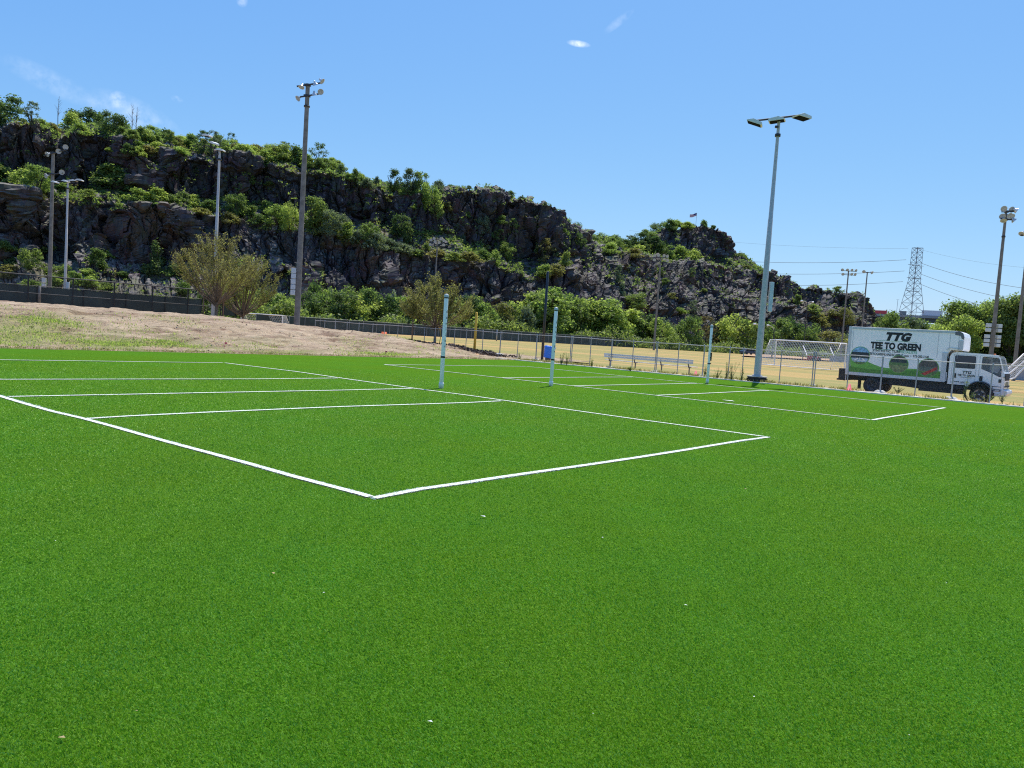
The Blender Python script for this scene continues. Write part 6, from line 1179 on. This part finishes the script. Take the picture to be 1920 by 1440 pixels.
# fibres of the turf nearest the camera, those on the painted lines white
def fibres():
    r = np.random.default_rng(11); dg = np.linspace(2.2, 27, 900); pdf = dg * dg ** -1.75 * np.clip((27 - dg) / 13, 0, 1); cdf = np.cumsum(pdf); cdf /= cdf[-1]
    n = 1350000; d = np.interp(r.random(n), cdf, dg); a = R(27) + R(126) * r.random(n); kp = r.random(n) < np.clip((R(63) - np.abs(a - R(90))) / R(12), 0, 1); d, a = d[kp], a[kp]; n = len(d); out = [np.stack([d * np.cos(a), d * np.sin(a), .00062 * d ** .8, .0125 + .0003 * d], 1)]
    P = np.concatenate(out); n = len(P); x, y = P[:, 0], P[:, 1]
    nap = 2.2 + 1.2 * (fbm(x * .35, y * .12, 71) - .5) * 4; ang = nap + r.normal(size=n) * 1.3; lean = .35 + .5 * r.random(n) + .25 * (fbm(x * 1.3, y * 1.3, 5) - .5)
    dx, dy = np.cos(ang), np.sin(ang); H = P[:, 3] * (.55 + .8 * r.random(n)); W = P[:, 2] * (.6 + .8 * r.random(n)); rot = r.random(n) * 3.14; sx, sy = np.cos(rot) * W, np.sin(rot) * W
    b = np.stack([x, y, np.full(n, -.001)], 1); s = np.stack([sx, sy, np.zeros(n)], 1); mid = b + np.stack([dx * H * lean * .45, dy * H * lean * .45, H * .62], 1); tip = b + np.stack([dx * H * lean * 1.25, dy * H * lean * 1.25, H * (1 - lean * .35)], 1)
    v = np.stack([b - s, b + s, mid + s * .9, tip], 1)
    wl = np.zeros(n, bool); near = wl.copy(); jit = r.normal(size=n) * .004
    for p, q in SEGS:
        dd = q - p; L = dd.length; dd = dd / L; t = (x - p.x) * dd.x + (y - p.y) * dd.y; o = np.abs((x - p.x) * -dd.y + (y - p.y) * dd.x) + jit; wl |= (t > -.04) & (t < L + .04) & (o < .045); near |= (t > -.05) & (t < L + .05) & (o < .058)
    keep = wl | ~near; return v[keep], wl[keep]
fv, wl = fibres()
def fibre_mat(name, a, b, c):
    k = NB(name); g = k.n('ShaderNodeNewGeometry'); big = k.noise(.45, 4, .6); mid = k.noise(2.5, 4, .65)
    col = k.ramp(g.outputs['Random Per Island'], ((0, a), (.6, b), (1, c)))
    if name.startswith('green'):
        col = k.mix(k.mr(big, .42, .6, 0, .5), col, k.mix(1, col, (1.3, 1.0, .75), 'MULTIPLY')); col = k.mix(k.mr(mid, .5, .7, 0, .4), col, k.mix(1, col, (.88, .98, 1.6), 'MULTIPLY'))
    if name.startswith('green'):
        st = k.noise(1.0, 3, .5, k.coord(scale=(1.6, .16, 1), rot=(0, 0, -.5))); col = k.mix(k.mr(st, .35, .65, .0, .55), col, k.mix(1, col, (.8, .82, .8), 'MULTIPLY'))
    k.base(col); k.rough(.45); k.b.inputs['Specular IOR Level'].default_value = .25; tr = k.n('ShaderNodeBsdfTranslucent'); k.l(col, tr.inputs[0]); ms = k.n('ShaderNodeMixShader'); ms.inputs[0].default_value = .4
    k.l(k.b.outputs[0], ms.inputs[1]); k.l(tr.outputs[0], ms.inputs[2]); k.l(ms.outputs[0], k.o.inputs[0]); return k.m
A_ = fv[~wl]; tag(link('turf_fibres', npmesh('turf_fibres', A_.reshape(-1, 3), quads(len(A_)), fibre_mat('green_fibre', (.11, .30, .010), (.24, .53, .022), (.40, .68, .10)))), 'short green fibres of the artificial turf', 'turf', None, 'stuff')
A_ = fv[wl] + np.array([0, 0, .004]); tag(link('line_fibres', npmesh('line_fibres', A_.reshape(-1, 3), quads(len(A_)), fibre_mat('white_fibre', (.7, .74, .62), (.8, .83, .72), (.85, .87, .8)))), 'short white fibres along the court lines', 'turf', None, 'stuff')
# white bits and dry leaves lying on the turf
mb = MB(); rr = random.Random(9)
def bit(p, s, mi): a = rr.random() * 6.28; q = [(s, 0), (s * .3, s * .5), (-s, s * .1), (-s * .2, -s * .5)]; mb.add([(p.x + x * math.cos(a) - y * math.sin(a), p.y + x * math.sin(a) + y * math.cos(a), .018 + min(.006, .3 * s) * (i % 2)) for i, (x, y) in enumerate(q)], [(0, 1, 2, 3)], mi)
for x, y, s, mi in ((806, 1361, .012, 0), (512, 1080, .016, 1), (607, 1117, .009, 0), (1365, 752, .22, 0), (115, 1392, .014, 1), (1285, 1140, .012, 0), (905, 972, .03, 0), (1195, 785, .03, 1), (1398, 920, .02, 1), (1130, 1012, .012, 0)): bit(gpt(x, y), s, mi)
for _ in range(14): x, y = rr.uniform(0, 1920), 700 + 740 * rr.random() ** 1.3; bit(gpt(x, y + (x - 960) * .03), rr.uniform(.003, .006) * (1 + gpt(x, y).length * .05), rr.choice((0, 0, 1)))
tag(mb.build('debris', [M('white_fleck', (.75, .76, .68), .7), straw_leaf]), 'tiny white flecks and dry leaves lying on the green turf', 'debris', None, 'stuff')

# ------------------------------------------------------------------ labels: tell look-alikes apart by the landmark they stand next to
LM = ((-9999, 'left edge'), (128, 'bluish pole'), (405, 'olive tree'), (565, 'tallest pole'), (833, 'left post'), (1040, 'middle post'), (1236, 'bench pole'), (1442, 'galvanised pole'))
ORD = ('first', 'second', 'third', 'fourth', 'fifth', 'sixth', 'seventh', 'eighth', 'ninth', 'tenth', 'eleventh', 'twelfth')
bylab = {}
for o in bpy.data.objects:
    if o.parent is None and o.get('label') and o.get('kind') not in ('structure', 'stuff'): bylab.setdefault(o['label'], []).append(o)
for lab, os_ in bylab.items():
    if len(os_) < 2: continue
    zone = {}
    for o in os_:
        x = float(proj([list(o.location)])[0][0]); k = max(i for i, l in enumerate(LM) if l[0] <= x); zone.setdefault(k, []).append((x, o))
    for k, lst in zone.items():
        lst.sort(key=lambda q: q[0])
        for i, (x, o) in enumerate(lst): o['label'] = f'{lab}, {ORD[min(i, 11)]} right of {LM[k][1]}' if len(lst) > 1 else f'{lab}, right of {LM[k][1]}'
